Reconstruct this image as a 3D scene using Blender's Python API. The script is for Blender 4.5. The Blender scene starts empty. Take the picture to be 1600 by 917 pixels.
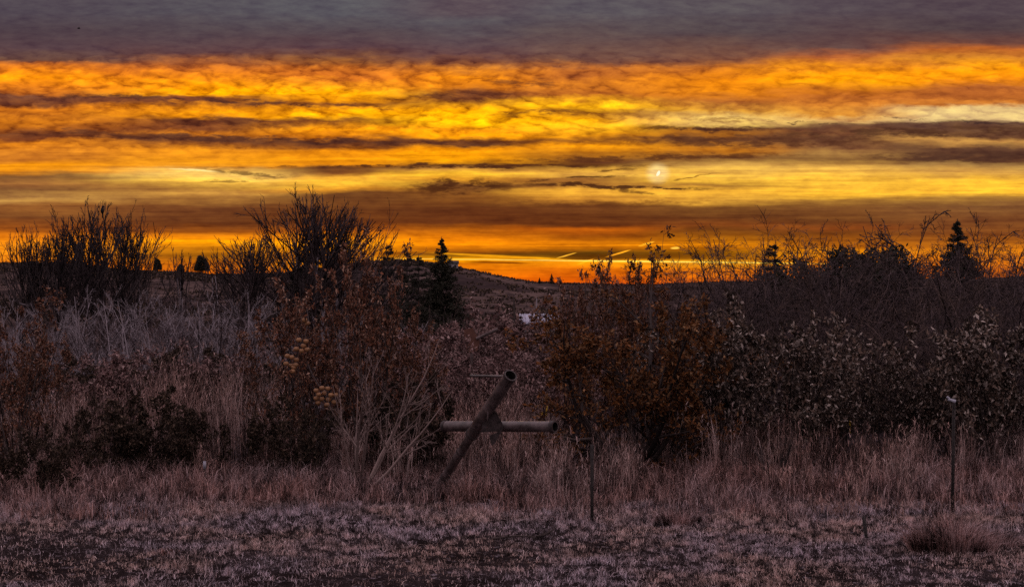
import bpy, math, random
import numpy as np
from mathutils import Vector

# ------------------------------------------------------------------ camera, sky, sun, exposure
S = bpy.context.scene
COL = S.collection
FPX, CX, CY, CAMH = 2200.0, 800.0, 458.5, 2.65      # the lens in photo pixels, eye height in metres

cam_d = bpy.data.cameras.new('camera')
cam_d.sensor_width = 36.0
cam_d.lens = 36.0 * FPX / 1600.0
cam_d.clip_start = 0.1
cam_d.clip_end = 200000.0
cam = bpy.data.objects.new('camera', cam_d)
COL.objects.link(cam)
cam.location = (0, 0, CAMH)
cam.rotation_euler = (math.radians(90), 0, 0)
S.camera = cam

S.view_settings.view_transform = 'Standard'
S.view_settings.look = 'None'
S.view_settings.exposure = 0.0
S.view_settings.gamma = 1.0
S.view_settings.use_curve_mapping = False
S.cycles.use_denoising = False
S.cycles.max_bounces = 5
S.cycles.diffuse_bounces = 3
S.cycles.transparent_max_bounces = 4

SUN_AZ, SUN_EL = math.radians(1.0), math.radians(2.0)
sd = bpy.data.lights.new('sun', 'SUN')
sd.energy = 0.35
sd.angle = math.radians(12)
sd.color = (1.0, 0.55, 0.25)
sun = bpy.data.objects.new('sun', sd)
COL.objects.link(sun)
sun.location = (0, 60, 30)
sun.rotation_euler = Vector((-math.sin(SUN_AZ) * math.cos(SUN_EL), -math.cos(SUN_AZ) * math.cos(SUN_EL), -math.sin(SUN_EL))).to_track_quat('-Z', 'Y').to_euler()


def lin(h):
    h = h.lstrip('#')
    o = []
    for i in (0, 2, 4):
        c = int(h[i:i + 2], 16) / 255.0
        o.append(c / 12.92 if c <= 0.04045 else ((c + 0.055) / 1.055) ** 2.4)
    return (o[0], o[1], o[2], 1.0)


class NT:
    """a little expression builder for node trees"""
    def __init__(s, tree):
        s.t = tree

    def n(s, typ, **kw):
        nd = s.t.nodes.new(typ)
        for k, v in kw.items():
            setattr(nd, k, v)
        return nd

    def put(s, sock, v):
        if hasattr(v, 'is_output'):
            s.t.links.new(v, sock)
        else:
            sock.default_value = v

    def m(s, op, a, b=0.0, c=0.0, clamp=False):
        nd = s.n('ShaderNodeMath', operation=op, use_clamp=clamp)
        s.put(nd.inputs[0], a); s.put(nd.inputs[1], b); s.put(nd.inputs[2], c)
        return nd.outputs[0]

    def ss(s, x, lo, hi):
        nd = s.n('ShaderNodeMapRange', interpolation_type='SMOOTHSTEP')
        s.put(nd.inputs[0], x); s.put(nd.inputs[1], lo); s.put(nd.inputs[2], hi)
        nd.inputs[3].default_value = 0.0; nd.inputs[4].default_value = 1.0
        return nd.outputs[0]

    def mix(s, f, a, b, blend='MIX'):
        nd = s.n('ShaderNodeMix', data_type='RGBA', blend_type=blend)
        s.put(nd.inputs[0], f); s.put(nd.inputs[6], a); s.put(nd.inputs[7], b)
        return nd.outputs[2]

    def xyz(s, x, y, z):
        nd = s.n('ShaderNodeCombineXYZ')
        s.put(nd.inputs[0], x); s.put(nd.inputs[1], y); s.put(nd.inputs[2], z)
        return nd.outputs[0]

    def noise(s, vec, scale=1.0, detail=4.0, rough=0.55, dist=0.0):
        nd = s.n('ShaderNodeTexNoise')
        s.put(nd.inputs['Vector'], vec)
        nd.inputs['Scale'].default_value = scale
        nd.inputs['Detail'].default_value = detail
        nd.inputs['Roughness'].default_value = rough
        nd.inputs['Distortion'].default_value = dist
        return nd.outputs[0]

    def ramp(s, f, stops, interp='LINEAR'):
        nd = s.n('ShaderNodeValToRGB')
        cr = nd.color_ramp
        cr.interpolation = interp
        cr.elements[0].position = stops[0][0]; cr.elements[0].color = stops[0][1]
        cr.elements[1].position = stops[-1][0]; cr.elements[1].color = stops[-1][1]
        for p, c in stops[1:-1]:
            e = cr.elements.new(p); e.color = c
        s.put(nd.inputs[0], f)
        return nd.outputs[0]


# The sunset: cloud colours by bearing and height above the horizon, in the world's own directions.
SKY = {
    60: "20 615461 50 5d4c59 75 5b424a 93 6b4a40 100 b5662a 110 d07a1e 122 ec960f 135 d98420 147 a8642a 152 6a4234 160 75472f 170 c87a1f 180 a8641f 190 c47a1e 200 9a5a20 208 6b402a 216 7a4526 224 d08420 238 c9822a 250 b87428 258 e69a12 268 d8901c 275 7d5a34 290 94683a 300 7e5a36 312 b08a4c 322 8a5c30 340 6e4526 360 8a4e1c 370 d07a14 385 f09a18 405 e08a18 430 c85a10",
    320: "20 655c68 50 5d4955 85 624043 97 96582f 108 b86a2a 125 d8841a 138 f5a606 148 f8b008 154 7a452c 160 6e3f2a 168 c07a18 179 e89c10 187 6f4028 203 7a482a 211 b46f20 219 5c3a2c 226 8a5426 234 d88f20 250 e09a1c 258 d69428 263 d8ae58 272 f0d070 282 e8c050 292 a07838 300 c09448 312 9a7038 325 6f4628 350 663c20 362 8e5018 370 e08a10 378 f8a808 386 c07c10 400 8a5810 412 b06a10 428 d8740f",
    520: "20 6a646f 40 62525b 75 604249 94 84502f 105 c0722a 120 c47228 135 e89410 147 ffb808 157 d8900f 163 7a4624 172 e09810 180 fcb80a 188 704022 194 b06c18 205 e89a10 214 b87018 221 5a3626 230 7a4824 237 d88c14 250 e89e14 258 d48a14 263 5e3a24 270 8a5a2c 276 e8b440 286 f4c840 296 d89c30 303 6a4628 330 62391f 350 66391a 360 a85c14 372 f09a0c 385 f8a80a 396 c87c10 405 a86410 410 f0a014 428 d06c10",
    720: "20 6c5a65 35 685e69 60 5e4953 85 624145 98 7c4c38 108 b86a28 120 e08c14 132 c87a1c 143 7c4a2c 155 6c4028 165 c07c18 175 f4b008 192 ffc40c 202 e09414 212 f0a40c 219 6a4026 228 6a4024 235 e0940e 250 f0a80c 256 a86a18 260 54331f 266 c09040 272 f4c838 282 c8902c 290 6a4626 305 7c5024 325 5e351c 350 62351a 357 9c5212 370 d8800e 382 f0940a 392 a05c0e 398 5c3c12 404 ffb80a 412 c87408 425 e8860a 445 d8600a",
    920: "20 6a606b 50 60505b 75 604449 95 704a40 108 b06a30 122 a4602c 135 c47a28 150 a86428 160 e09a14 168 fcc414 178 a06a1c 188 f0b010 200 f4bc20 212 d89418 219 8a5620 228 e89c10 241 a86818 250 5e3824 258 64401f 266 c89c40 273 e0b450 283 8a5e30 292 a87834 300 e8b440 312 c08a34 320 6c4222 335 5e361c 352 5e3318 358 b05c10 368 8a4a10 380 c8780c 388 b06a0c 394 5e4010 405 6a420c 410 f0a010 420 d0700c 447 c85008",
    1120: "20 6c6069 50 625057 75 6c4a49 92 7c4e3c 105 b8702c 125 e08c14 145 d88818 160 a86830 172 c89038 183 d8b468 195 dcb868 203 6c4428 212 9a6020 220 5e3a28 232 b87420 244 6c4428 256 c89c50 272 e8b84c 285 e4b440 292 9a6c30 298 e8b03c 312 d09c3c 322 7c5228 340 643a1e 352 7a421c 360 6a3c18 375 a4620e 385 c8780a 395 80500c 405 8a540c 410 f8b020 420 c8700c 440 c86010",
    1310: "20 665661 50 684e53 75 6a4a49 88 aa5c35 100 c87828 115 f0a010 127 f4a80c 140 b87020 152 b06a2c 165 c47c30 178 c88838 188 c8a064 196 6a4a38 208 6e4630 220 603e2e 230 7a5236 240 a07844 250 7e5a34 262 d8a850 278 f0bc40 292 e4b03c 304 f0b838 314 a07434 325 744a28 345 6a3f20 355 8a4a1e 365 6c3c18 385 a86010 395 e08c0c 410 d07810 425 c06010",
    1490: "20 62505b 45 604c53 68 764a43 78 be662f 92 c87c2c 108 f0a010 122 e89414 135 a86430 150 a8642e 162 c07a34 170 d4b880 188 d0b480 195 604438 212 66442f 222 b8884a 232 5c3e30 252 5a3a2a 260 a07c48 272 c09048 284 f0bc3c 300 f0b838 308 a87c38 320 7a5230 345 744626 365 7a4620 380 a05c18 395 d88014 420 c86814 440 a85010",
}
# separate cloud wisps and the moon's painted glow: centre x, centre y, half length, half thickness, slope, softness, colour, strength
WISPS = [
    (385, 270, 70, 5, 0.10, 0.8, '4e3420', 0.55), (300, 266, 40, 2.2, 0.05, 0.8, 'fff0a8', 0.6),
    (360, 281, 60, 2, -0.02, 0.9, '4e3420', 0.5),
    (720, 292, 85, 14, -0.03, 0.9, '4c2d1a', 0.75), (690, 284, 40, 7, -0.12, 0.9, '4c2d1a', 0.6),
    (960, 291, 150, 3.5, 0.03, 0.7, '4e301c', 0.8), (900, 279, 90, 2.0, -0.06, 0.9, '4e301c', 0.7),
    (985, 298, 60, 3.0, 0.16, 0.9, '58371e', 0.6), (950, 266, 55, 2.0, -0.05, 0.9, '55351c', 0.6),
    (1075, 278, 45, 1.2, -0.18, 0.9, '7a5220', 0.6),
    (1190, 221, 190, 10, 0.01, 0.9, '5a3826', 0.65), (1120, 203, 110, 4, 0.02, 0.9, '4a2c22', 0.75),
    (1430, 207, 200, 9, -0.02, 0.8, '553828', 0.7), (1500, 245, 130, 9, -0.01, 0.9, '50352a', 0.7),
    (1490, 190, 110, 1.8, 0.07, 0.8, '40302e', 0.6), (1250, 191, 60, 1.6, 0.05, 0.8, '48322a', 0.6),
    (700, 260, 310, 3.2, 0.0, 0.8, '50301e', 0.8), (470, 219, 360, 5.5, 0.02, 0.9, '54352a', 0.7),
    (300, 157, 330, 4.0, 0.035, 0.9, '5c3a2c', 0.7), (340, 192, 130, 8, 0.02, 1.0, '5c3828', 0.55),
    (720, 150, 110, 7, -0.03, 1.0, '643c2a', 0.65), (820, 128, 70, 9, 0.1, 1.0, '70462e', 0.55),
    (850, 176, 75, 3.5, -0.02, 1.0, '704620', 0.6), (1010, 246, 220, 6, -0.02, 0.9, '55321f', 0.7),
    (200, 210, 190, 5, 0.05, 1.0, '5e3a2a', 0.6),
    (1130, 188, 60, 3, 0.04, 1.0, '8a6034', 0.5), (900, 318, 230, 5, -0.01, 1.0, '6c4422', 0.5),
    (1028, 271, 17, 15, 0.0, 1.0, 'fff2b8', 0.35),  # soft glow around the moon, painted into the sky colour
    # contrails
    (885, 399, 15, 0.9, -0.27, 0.5, 'ffc83c', 0.8), (966, 396, 19, 1.2, -0.30, 0.5, 'ffb428', 0.8),
    (1010, 381, 12, 1.6, -0.28, 0.6, 'ffbe32', 0.75), (1055, 387.5, 7, 1.8, -0.05, 0.7, 'ffd050', 0.95),
    (915, 409, 13, 1.3, -0.35, 0.6, 'ffb020', 0.6),
    (950, 408, 330, 1.0, 0.012, 0.6, 'ffe068', 0.9), (790, 401, 110, 2.0, 0.05, 0.9, 'ffba18', 0.6),
    (780, 410.5, 45, 1.6, 0.02, 0.8, '7a3c08', 0.7), (985, 383, 190, 0.8, -0.01, 0.7, 'f0960c', 0.7),
]


def px_az(px):
    return CX + FPX * math.atan((px - CX) / FPX)


def build_world():
    w = bpy.data.worlds.new('World')
    S.world = w
    w.use_nodes = True
    t = w.node_tree
    t.nodes.clear()
    N = NT(t)
    tc = N.n('ShaderNodeTexCoord')
    sep = N.n('ShaderNodeSeparateXYZ')
    t.links.new(tc.outputs['Generated'], sep.inputs[0])
    x, y, z = sep.outputs
    r = N.m('SQRT', N.m('ADD', N.m('MULTIPLY', x, x), N.m('MULTIPLY', y, y)))
    den = N.m('MAXIMUM', N.m('ABSOLUTE', y), N.m('MULTIPLY', r, 0.6))
    slope = N.m('DIVIDE', z, den)                           # cloud decks are level sheets
    py = N.m('SUBTRACT', CY, N.m('MULTIPLY', slope, FPX))
    az = N.m('ARCTAN2', x, N.m('ABSOLUTE', y))
    px = N.m('ADD', CX, N.m('MULTIPLY', az, FPX))
    # turbulence
    v1 = N.xyz(N.m('MULTIPLY', px, 1 / 260), N.m('MULTIPLY', py, 1 / 38), 0.0)
    n1 = N.noise(v1, 1.0, 4.0, 0.6, 0.0)
    pys = N.m('SUBTRACT', py, N.m('MULTIPLY', px, 0.07))              # streets slant a little
    v2 = N.xyz(N.m('MULTIPLY', px, 1 / 70), N.m('MULTIPLY', pys, 1 / 15), 3.7)
    n2 = N.noise(v2, 1.0, 4.0, 0.62, 0.0)
    v3 = N.xyz(N.m('ADD', N.m('MULTIPLY', px, 1 / 38), N.m('MULTIPLY', py, 1 / 40)), N.m('SUBTRACT', N.m('MULTIPLY', py, 1 / 19), N.m('MULTIPLY', px, 1 / 160)), 8.1)
    n3 = N.noise(v3, 1.0, 5.0, 0.62, 0.4)
    rough_zone = N.m('MULTIPLY', N.ss(py, 60, 110), N.m('SUBTRACT', 1.0, N.ss(py, 205, 260)))
    left_zone = N.m('SUBTRACT', 1.0, N.m('MULTIPLY', 0.45, N.ss(px, 700, 1200)))
    wp = N.m('MULTIPLY', N.m('SUBTRACT', n1, 0.5), 26.0)
    wp = N.m('ADD', wp, N.m('MULTIPLY', N.m('SUBTRACT', n2, 0.5), N.m('ADD', 10.0, N.m('MULTIPLY', rough_zone, 9.0))))
    wp = N.m('ADD', wp, N.m('MULTIPLY', N.m('SUBTRACT', n3, 0.5), N.m('ADD', 2.0, N.m('MULTIPLY', rough_zone, 11.0))))
    damp = N.m('SUBTRACT', 1.0, N.m('MULTIPLY', 0.72, N.ss(py, 330, 400)))
    wp = N.m('MULTIPLY', wp, damp)
    pw = N.m('ADD', py, wp)
    fac = N.m('DIVIDE', N.m('SUBTRACT', pw, 20.0), 440.0, clamp=True)
    # bearing columns
    keys = sorted(SKY)
    col = None
    pxw = N.m('ADD', px, N.m('MULTIPLY', N.m('SUBTRACT', n1, 0.5), 160.0))
    for i, k in enumerate(keys):
        tok = SKY[k].split()
        stops = [((float(tok[j]) - 20) / 440.0, lin(tok[j + 1])) for j in range(0, len(tok), 2)]
        while len(stops) > 32:                              # a ramp holds 32 stops: drop the one missed least
            def err(j):
                (a, ca), (b, cb), (c_, cc) = stops[j - 1], stops[j], stops[j + 1]
                f = (b - a) / (c_ - a)
                return sum(abs(ca[q] * (1 - f) + cc[q] * f - cb[q]) for q in range(3))
            stops.pop(min(range(1, len(stops) - 1), key=err))
        c = N.ramp(fac, stops)
        if col is None:
            col = c
        else:
            col = N.mix(N.ss(pxw, px_az(keys[i - 1]), px_az(k)), col, c)
    # wisps
    n4 = N.noise(N.xyz(N.m('MULTIPLY', px, 1 / 34), N.m('MULTIPLY', py, 1 / 9), 5.5), 1.0, 4.0, 0.65, 0.0)
    wy = N.m('ADD', py, N.m('ADD', N.m('MULTIPLY', N.m('SUBTRACT', n2, 0.5), 16.0), N.m('MULTIPLY', N.m('SUBTRACT', n3, 0.5), N.m('MULTIPLY', rough_zone, 20.0))))
    rag = N.m('ABSOLUTE', N.m('MULTIPLY', N.m('SUBTRACT', n4, 0.38), 4.5))
    vec_hi = N.xyz(px, wy, rag)
    vec_lo = N.xyz(px, N.m('ADD', py, N.m('MULTIPLY', N.m('SUBTRACT', n2, 0.5), 2.0)), 0.0)
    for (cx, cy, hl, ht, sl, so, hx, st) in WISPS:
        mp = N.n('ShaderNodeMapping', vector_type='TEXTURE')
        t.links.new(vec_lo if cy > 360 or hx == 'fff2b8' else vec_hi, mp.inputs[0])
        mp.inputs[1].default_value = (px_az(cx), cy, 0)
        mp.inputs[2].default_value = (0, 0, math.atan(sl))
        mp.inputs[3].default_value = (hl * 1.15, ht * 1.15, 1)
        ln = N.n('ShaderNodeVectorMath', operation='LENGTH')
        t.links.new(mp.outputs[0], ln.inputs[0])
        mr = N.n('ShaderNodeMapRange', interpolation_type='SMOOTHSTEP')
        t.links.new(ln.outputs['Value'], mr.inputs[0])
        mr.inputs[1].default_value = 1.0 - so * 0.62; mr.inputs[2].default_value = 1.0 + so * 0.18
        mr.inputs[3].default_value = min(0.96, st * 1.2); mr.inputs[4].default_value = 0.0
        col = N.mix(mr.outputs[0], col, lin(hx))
    rd = N.n('ShaderNodeTexNoise', noise_type='RIDGED_MULTIFRACTAL')
    t.links.new(N.xyz(N.m('ADD', N.m('MULTIPLY', px, 1 / 46), N.m('MULTIPLY', n2, 0.7)), N.m('ADD', N.m('MULTIPLY', pys, 1 / 15), N.m('MULTIPLY', n3, 1.2)), 1.3), rd.inputs['Vector'])
    rd.inputs['Scale'].default_value = 1.0; rd.inputs['Detail'].default_value = 3.0; rd.inputs['Roughness'].default_value = 0.6
    rd.inputs['Offset'].default_value = 0.85; rd.inputs['Gain'].default_value = 1.6
    crease = N.ss(rd.outputs[0], 0.10, 1.5)
    n6 = N.noise(N.xyz(N.m('MULTIPLY', px, 1 / 210), N.m('MULTIPLY', py, 1 / 6.5), 9.9), 1.0, 3.0, 0.6)
    # cottony relief of the lit cloud
    rz = N.m('MULTIPLY', rough_zone, left_zone)
    rel = N.m('ADD', N.m('MULTIPLY', N.m('SUBTRACT', n3, 0.5), N.m('MULTIPLY', rz, 2.1)), N.m('MULTIPLY', N.m('SUBTRACT', n4, 0.5), 1.05))
    rel = N.m('ADD', rel, N.m('MULTIPLY', N.m('SUBTRACT', 0.40, crease), N.m('ADD', 0.12, N.m('MULTIPLY', rz, 0.50))))
    rel = N.m('ADD', rel, N.m('MULTIPLY', N.m('SUBTRACT', n6, 0.5), N.m('MULTIPLY', N.ss(py, 190, 260), 1.3)))
    gain = N.m('MAXIMUM', N.m('ADD', 1.20, rel), 0.30)
    gain3 = N.xyz(gain, N.m('POWER', gain, 1.25), N.m('POWER', gain, 0.8))
    col = N.mix(1.0, col, gain3, 'MULTIPLY')
    hot = N.ss(py, 80, 115)
    pale = N.m('MULTIPLY', hot, N.m('SUBTRACT', 1.0, N.m('MULTIPLY', N.ss(px, 850, 1150), N.m('MULTIPLY', N.ss(py, 150, 175), 0.45))))
    col = N.mix(pale, col, N.mix(1.0, col, (1.02, 0.83, 0.80, 1), 'MULTIPLY'))
    deck = N.m('ADD', 0.66, N.m('MULTIPLY', 0.34, N.ss(py, 40, 105)))      # the grey upper deck is thick
    col = N.mix(1.0, col, N.xyz(deck, deck, deck), 'MULTIPLY')
    gm = N.n('ShaderNodeGamma')
    t.links.new(col, gm.inputs[0]); gm.inputs[1].default_value = 1.05
    col = gm.outputs[0]
    # the dusk dome overhead and behind: unseen grey-mauve sky, brightened to light the foreground
    sky = N.n('ShaderNodeTexSky', sky_type='NISHITA')
    sky.sun_disc = False
    sky.sun_elevation = SUN_EL
    sky.sun_rotation = SUN_AZ
    sky.altitude = 300
    clear = N.mix(1.0, sky.outputs[0], (DUSK_K, DUSK_K, DUSK_K, 1), 'MULTIPLY')
    dome = N.mix(0.6, clear, DUSK_C)
    dim = N.m('ADD', 0.36, N.m('MULTIPLY', 0.80, N.ss(z, 0.0, 0.9)))      # the sky away from the sunset is dim low down
    dome = N.mix(1.0, dome, N.xyz(dim, dim, dim), 'MULTIPLY')
    up = N.ss(slope, 0.19, 0.75)
    back = N.m('SUBTRACT', 1.0, N.ss(N.m('DIVIDE', y, r), -0.2, 0.75))
    col = N.mix(N.m('MAXIMUM', up, back), col, dome)
    bg = N.n('ShaderNodeBackground')
    t.links.new(col, bg.inputs[0])
    bg.inputs[1].default_value = 1.0
    out = N.n('ShaderNodeOutputWorld')
    t.links.new(bg.outputs[0], out.inputs[0])
    w.cycles.sampling_method = 'MANUAL'
    w.cycles.sample_map_resolution = 1024


DUSK_K = 0.14                       # Sky Texture strength
DUSK_C = (1.20, 0.93, 1.00, 1)
build_world()


# ------------------------------------------------------------------ helpers
rng = np.random.default_rng(11)
UP = np.array([0.0, 0.0, 1.0])
CREST = [(-900, 424), (-300, 414), (20, 418), (120, 418), (200, 424), (340, 431), (440, 424), (560, 412), (640, 409), (705, 417), (740, 424), (790, 437),
         (835, 447), (880, 449), (1000, 446), (1200, 440), (1600, 436), (2400, 430)]
CR_X = np.array([(p - CX) / FPX for p, _ in CREST])
CR_S = np.array([(CY - q) / FPX for _, q in CREST])


def sstep(a, b, x):
    t = np.clip((x - a) / (b - a), 0, 1)
    return t * t * (3 - 2 * t)


def bumps(x, y):
    return (np.sin(1.7 * x + 0.9 * y + 0.4) * np.sin(1.3 * y - 0.7 * x) * 0.5 + np.sin(4.1 * x - 2.3 * y) * np.sin(3.7 * y + 1.9 * x + 1) * 0.28
            + np.sin(9.3 * x + 5.1 * y) * np.sin(8.7 * y - 6.2 * x) * 0.16)


def ground_z(x, y):
    x = np.asarray(x, float); y = np.asarray(y, float)
    z = -1.6 * sstep(27, 60, y) - 2.8 * sstep(60, 150, y) - 1.0 * sstep(150, 320, y)
    yy = np.maximum(y, 1.0)
    crest = CAMH + 820.0 * np.interp(x / yy, CR_X, CR_S) + 1.2 * np.sin(x * 0.021 + 1) + 0.7 * np.sin(x * 0.063)
    hill = sstep(300, 820, y) * (1 - 0.9 * sstep(900, 2200, y))
    shape = 0.72 * hill + 0.28 * hill ** 3 + 0.10 * np.sin(x * 0.018 + y * 0.012) * hill * (1 - hill) * 3
    z = z + (crest + 5.4) * shape
    z = z - 12 * sstep(900, 2600, y)
    near = 1 - sstep(24, 60, y)
    z = z + near * 0.035 * bumps(x, y) + (1 - near) * 0.25 * np.sin(x * 0.11 + 2) * np.sin(y * 0.09) * (1 - hill * 0.5)
    return z


def gx(px, Y):
    return (px - CX) / FPX * Y


def zpix(py, Y):
    return CAMH - (py - CY) / FPX * Y


def new_mesh(name, parts, mats, smooth=False):
    """parts: list of (verts (n,3), faces (m,k), material index)"""
    vs, loops, starts, mi = [], [], [], []
    off = 0; lo = 0
    for v, f, k in parts:
        if len(f) == 0:
            continue
        vs.append(np.asarray(v, np.float32))
        f = np.asarray(f, np.int32)
        loops.append((f + off).ravel())
        starts.append(lo + np.arange(len(f), dtype=np.int32) * f.shape[1])
        mi.append(np.full(len(f), k, np.int32))
        off += len(v); lo += f.size
    v = np.concatenate(vs); l = np.concatenate(loops).astype(np.int32); s = np.concatenate(starts).astype(np.int32)
    me = bpy.data.meshes.new(name)
    me.vertices.add(len(v)); me.vertices.foreach_set('co', v.ravel())
    me.loops.add(len(l)); me.loops.foreach_set('vertex_index', l)
    me.polygons.add(len(s)); me.polygons.foreach_set('loop_start', s)
    m = np.concatenate(mi)
    if m.any():
        me.polygons.foreach_set('material_index', m)
    if smooth:
        me.polygons.foreach_set('use_smooth', np.ones(len(s), bool))
    for x in (mats if isinstance(mats, (list, tuple)) else [mats]):
        me.materials.append(x)
    me.update(calc_edges=True)
    return me


def tag(o, label=None, cat=None, group=None, kind=None):
    for k, v in (('label', label), ('category', cat), ('group', group), ('kind', kind)):
        if v:
            o[k] = v
    return o


def link(name, me, parent=None, loc=(0, 0, 0)):
    o = bpy.data.objects.new(name, me)
    COL.objects.link(o)
    o.location = loc
    o.parent = parent
    return o


def empty(name, loc, rz=0.0, sc=(1, 1, 1)):
    o = bpy.data.objects.new(name, None)
    COL.objects.link(o)
    o.location = loc; o.rotation_euler = (0, 0, rz); o.scale = sc
    o.empty_display_size = 0.2
    return o


def norm(v):
    return v / np.maximum(np.linalg.norm(v, axis=-1, keepdims=True), 1e-9)


def tubes(P, R, sides):
    """P (n,k,3), R (n,k) -> verts, quads"""
    n, k, _ = P.shape
    T = norm(np.gradient(P, axis=1))
    ref = np.where(np.abs(T[:, :1, 2:3]) > 0.9, np.array([1.0, 0, 0]), UP)
    A = norm(np.cross(T, np.broadcast_to(ref, T.shape)))
    B = np.cross(T, A)
    th = np.arange(sides) * 2 * np.pi / sides
    V = P[:, :, None] + R[:, :, None, None] * (A[:, :, None] * np.cos(th)[None, None, :, None] + B[:, :, None] * np.sin(th)[None, None, :, None])
    i = np.arange(n)[:, None, None] * (k * sides) + np.arange(k - 1)[None, :, None] * sides
    j = np.arange(sides)[None, None, :]; j2 = (j + 1) % sides
    F = np.stack([i + j, i + j2, i + sides + j2, i + sides + j], -1).reshape(-1, 4)
    return V.reshape(-1, 3), F


def run(start, d, L, k, up, wig, r0, r1):
    """let n branches run out from start along d, bending up and wandering"""
    n = len(start)
    P = np.empty((n, k, 3)); P[:, 0] = start
    d = norm(d)
    st = (L / (k - 1))[:, None]
    for j in range(1, k):
        P[:, j] = P[:, j - 1] + d * st
        d = norm(d + up * UP + rng.normal(0, wig, (n, 3)))
    t = np.linspace(0, 1, k)[None]
    R = r0[:, None] * (1 - t) + r1[:, None] * t
    return P, R


def sprout(P, R, m, t0, t1, ang, angsd, Lr, k, up, wig, rr, tip=0.35, taper_len=0.5, rmin=0.0):
    """m children on each parent"""
    n, kk, _ = P.shape
    idx = np.repeat(np.arange(n), m)
    t = rng.uniform(t0, t1, n * m)
    f = t * (kk - 1); i = np.minimum(f.astype(int), kk - 2); u = (f - i)[:, None]
    s = P[idx, i] * (1 - u) + P[idx, i + 1] * u
    tan = norm(P[idx, i + 1] - P[idx, i])
    rad = R[idx, i] * (1 - u[:, 0]) + R[idx, i + 1] * u[:, 0]
    q = norm(np.cross(tan, rng.normal(0, 1, (n * m, 3))))
    a = np.radians(rng.normal(ang, angsd, n * m))[:, None]
    d = tan * np.cos(a) + q * np.sin(a)
    PL = np.linalg.norm(np.diff(P, axis=1), axis=2).sum(1)[idx]
    L = PL * Lr * (1 - taper_len * t) * rng.uniform(0.6, 1.25, n * m)
    r0 = np.maximum(rad * rr, rmin)
    return run(s, d, L, k, up, wig, r0, np.maximum(r0 * tip, rmin * 0.7))


def leaves(P, m, size, t0=0.15, droop=0.3, spread=0.05, narrow=0.45, tipup=0.0):
    """m folded leaves along each twig"""
    n, kk, _ = P.shape
    idx = np.repeat(np.arange(n), m)
    t = rng.uniform(t0, 1.0, n * m)
    f = t * (kk - 1); i = np.minimum(f.astype(int), kk - 2); u = (f - i)[:, None]
    s = P[idx, i] * (1 - u) + P[idx, i + 1] * u
    tan = norm(P[idx, i + 1] - P[idx, i])
    N = n * m
    d = norm(tan * 0.55 + rng.normal(0, 0.75, (N, 3)) + UP * (tipup - droop))
    w = norm(np.cross(d, rng.normal(0, 1, (N, 3))))
    nn = np.cross(d, w)
    L = (size * rng.uniform(0.55, 1.3, N))[:, None]
    W = L * narrow * 0.5 * rng.uniform(0.7, 1.2, (N, 1))
    s = s + rng.normal(0, spread, (N, 3))
    curl = rng.uniform(0.05, 0.35, (N, 1)) * L
    b = s
    mid = s + d * L * 0.5 - nn * W * 0.45
    l = s + d * L * 0.45 + w * W + nn * W * 0.3
    r = s + d * L * 0.45 - w * W + nn * W * 0.3
    tp = s + d * L - nn * curl
    V = np.stack([b, l, mid, r, tp], 1).reshape(-1, 3)
    o = np.arange(N)[:, None] * 5
    F = np.concatenate([o + np.array([[0, 2, 1]]), o + np.array([[0, 3, 2]]), o + np.array([[1, 2, 4]]), o + np.array([[2, 3, 4]])])
    return V, F


def blades(base, h, w, lean, face=None):
    """bent grass blades: base (n,3), h, w (n,), lean (n,2) sideways travel of the tip in blade heights"""
    n = len(base)
    a = rng.uniform(0, np.pi, n)
    side = np.stack([np.cos(a), np.sin(a), np.zeros(n)], 1) * (w * 0.5)[:, None]
    ln = np.concatenate([lean, np.zeros((n, 1))], 1) * h[:, None]
    mid = base + UP * (h * 0.58)[:, None] + ln * 0.3
    tip = base + UP * (h * (1 - 0.25 * np.minimum(1, np.abs(lean).sum(1))))[:, None] + ln
    V = np.stack([base - side, base + side, mid + side * 0.75, mid - side * 0.75, tip], 1).reshape(-1, 3)
    o = np.arange(n)[:, None] * 5
    return V, np.concatenate([o + np.array([[0, 1, 2]]), o + np.array([[0, 2, 3]]), o + np.array([[3, 2, 4]])])


# ------------------------------------------------------------------ materials
def mat(name):
    m = bpy.data.materials.new(name)
    m.use_nodes = True
    m.node_tree.nodes.clear()
    return m, NT(m.node_tree)


def finish(N, shader):
    o = N.n('ShaderNodeOutputMaterial')
    N.t.links.new(shader, o.inputs[0])


def princ(N, col, rough=0.7, spec=0.3, metal=0.0, bump=None, bstr=0.3, bdist=0.02):
    p = N.n('ShaderNodeBsdfPrincipled')
    N.put(p.inputs['Base Color'], col)
    N.put(p.inputs['Roughness'], rough)
    p.inputs['Specular IOR Level'].default_value = spec
    p.inputs['Metallic'].default_value = metal
    if bump is not None:
        b = N.n('ShaderNodeBump')
        b.inputs['Strength'].default_value = bstr; b.inputs['Distance'].default_value = bdist
        N.put(b.inputs['Height'], bump)
        N.t.links.new(b.outputs[0], p.inputs['Normal'])
    return p.outputs[0]


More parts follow.
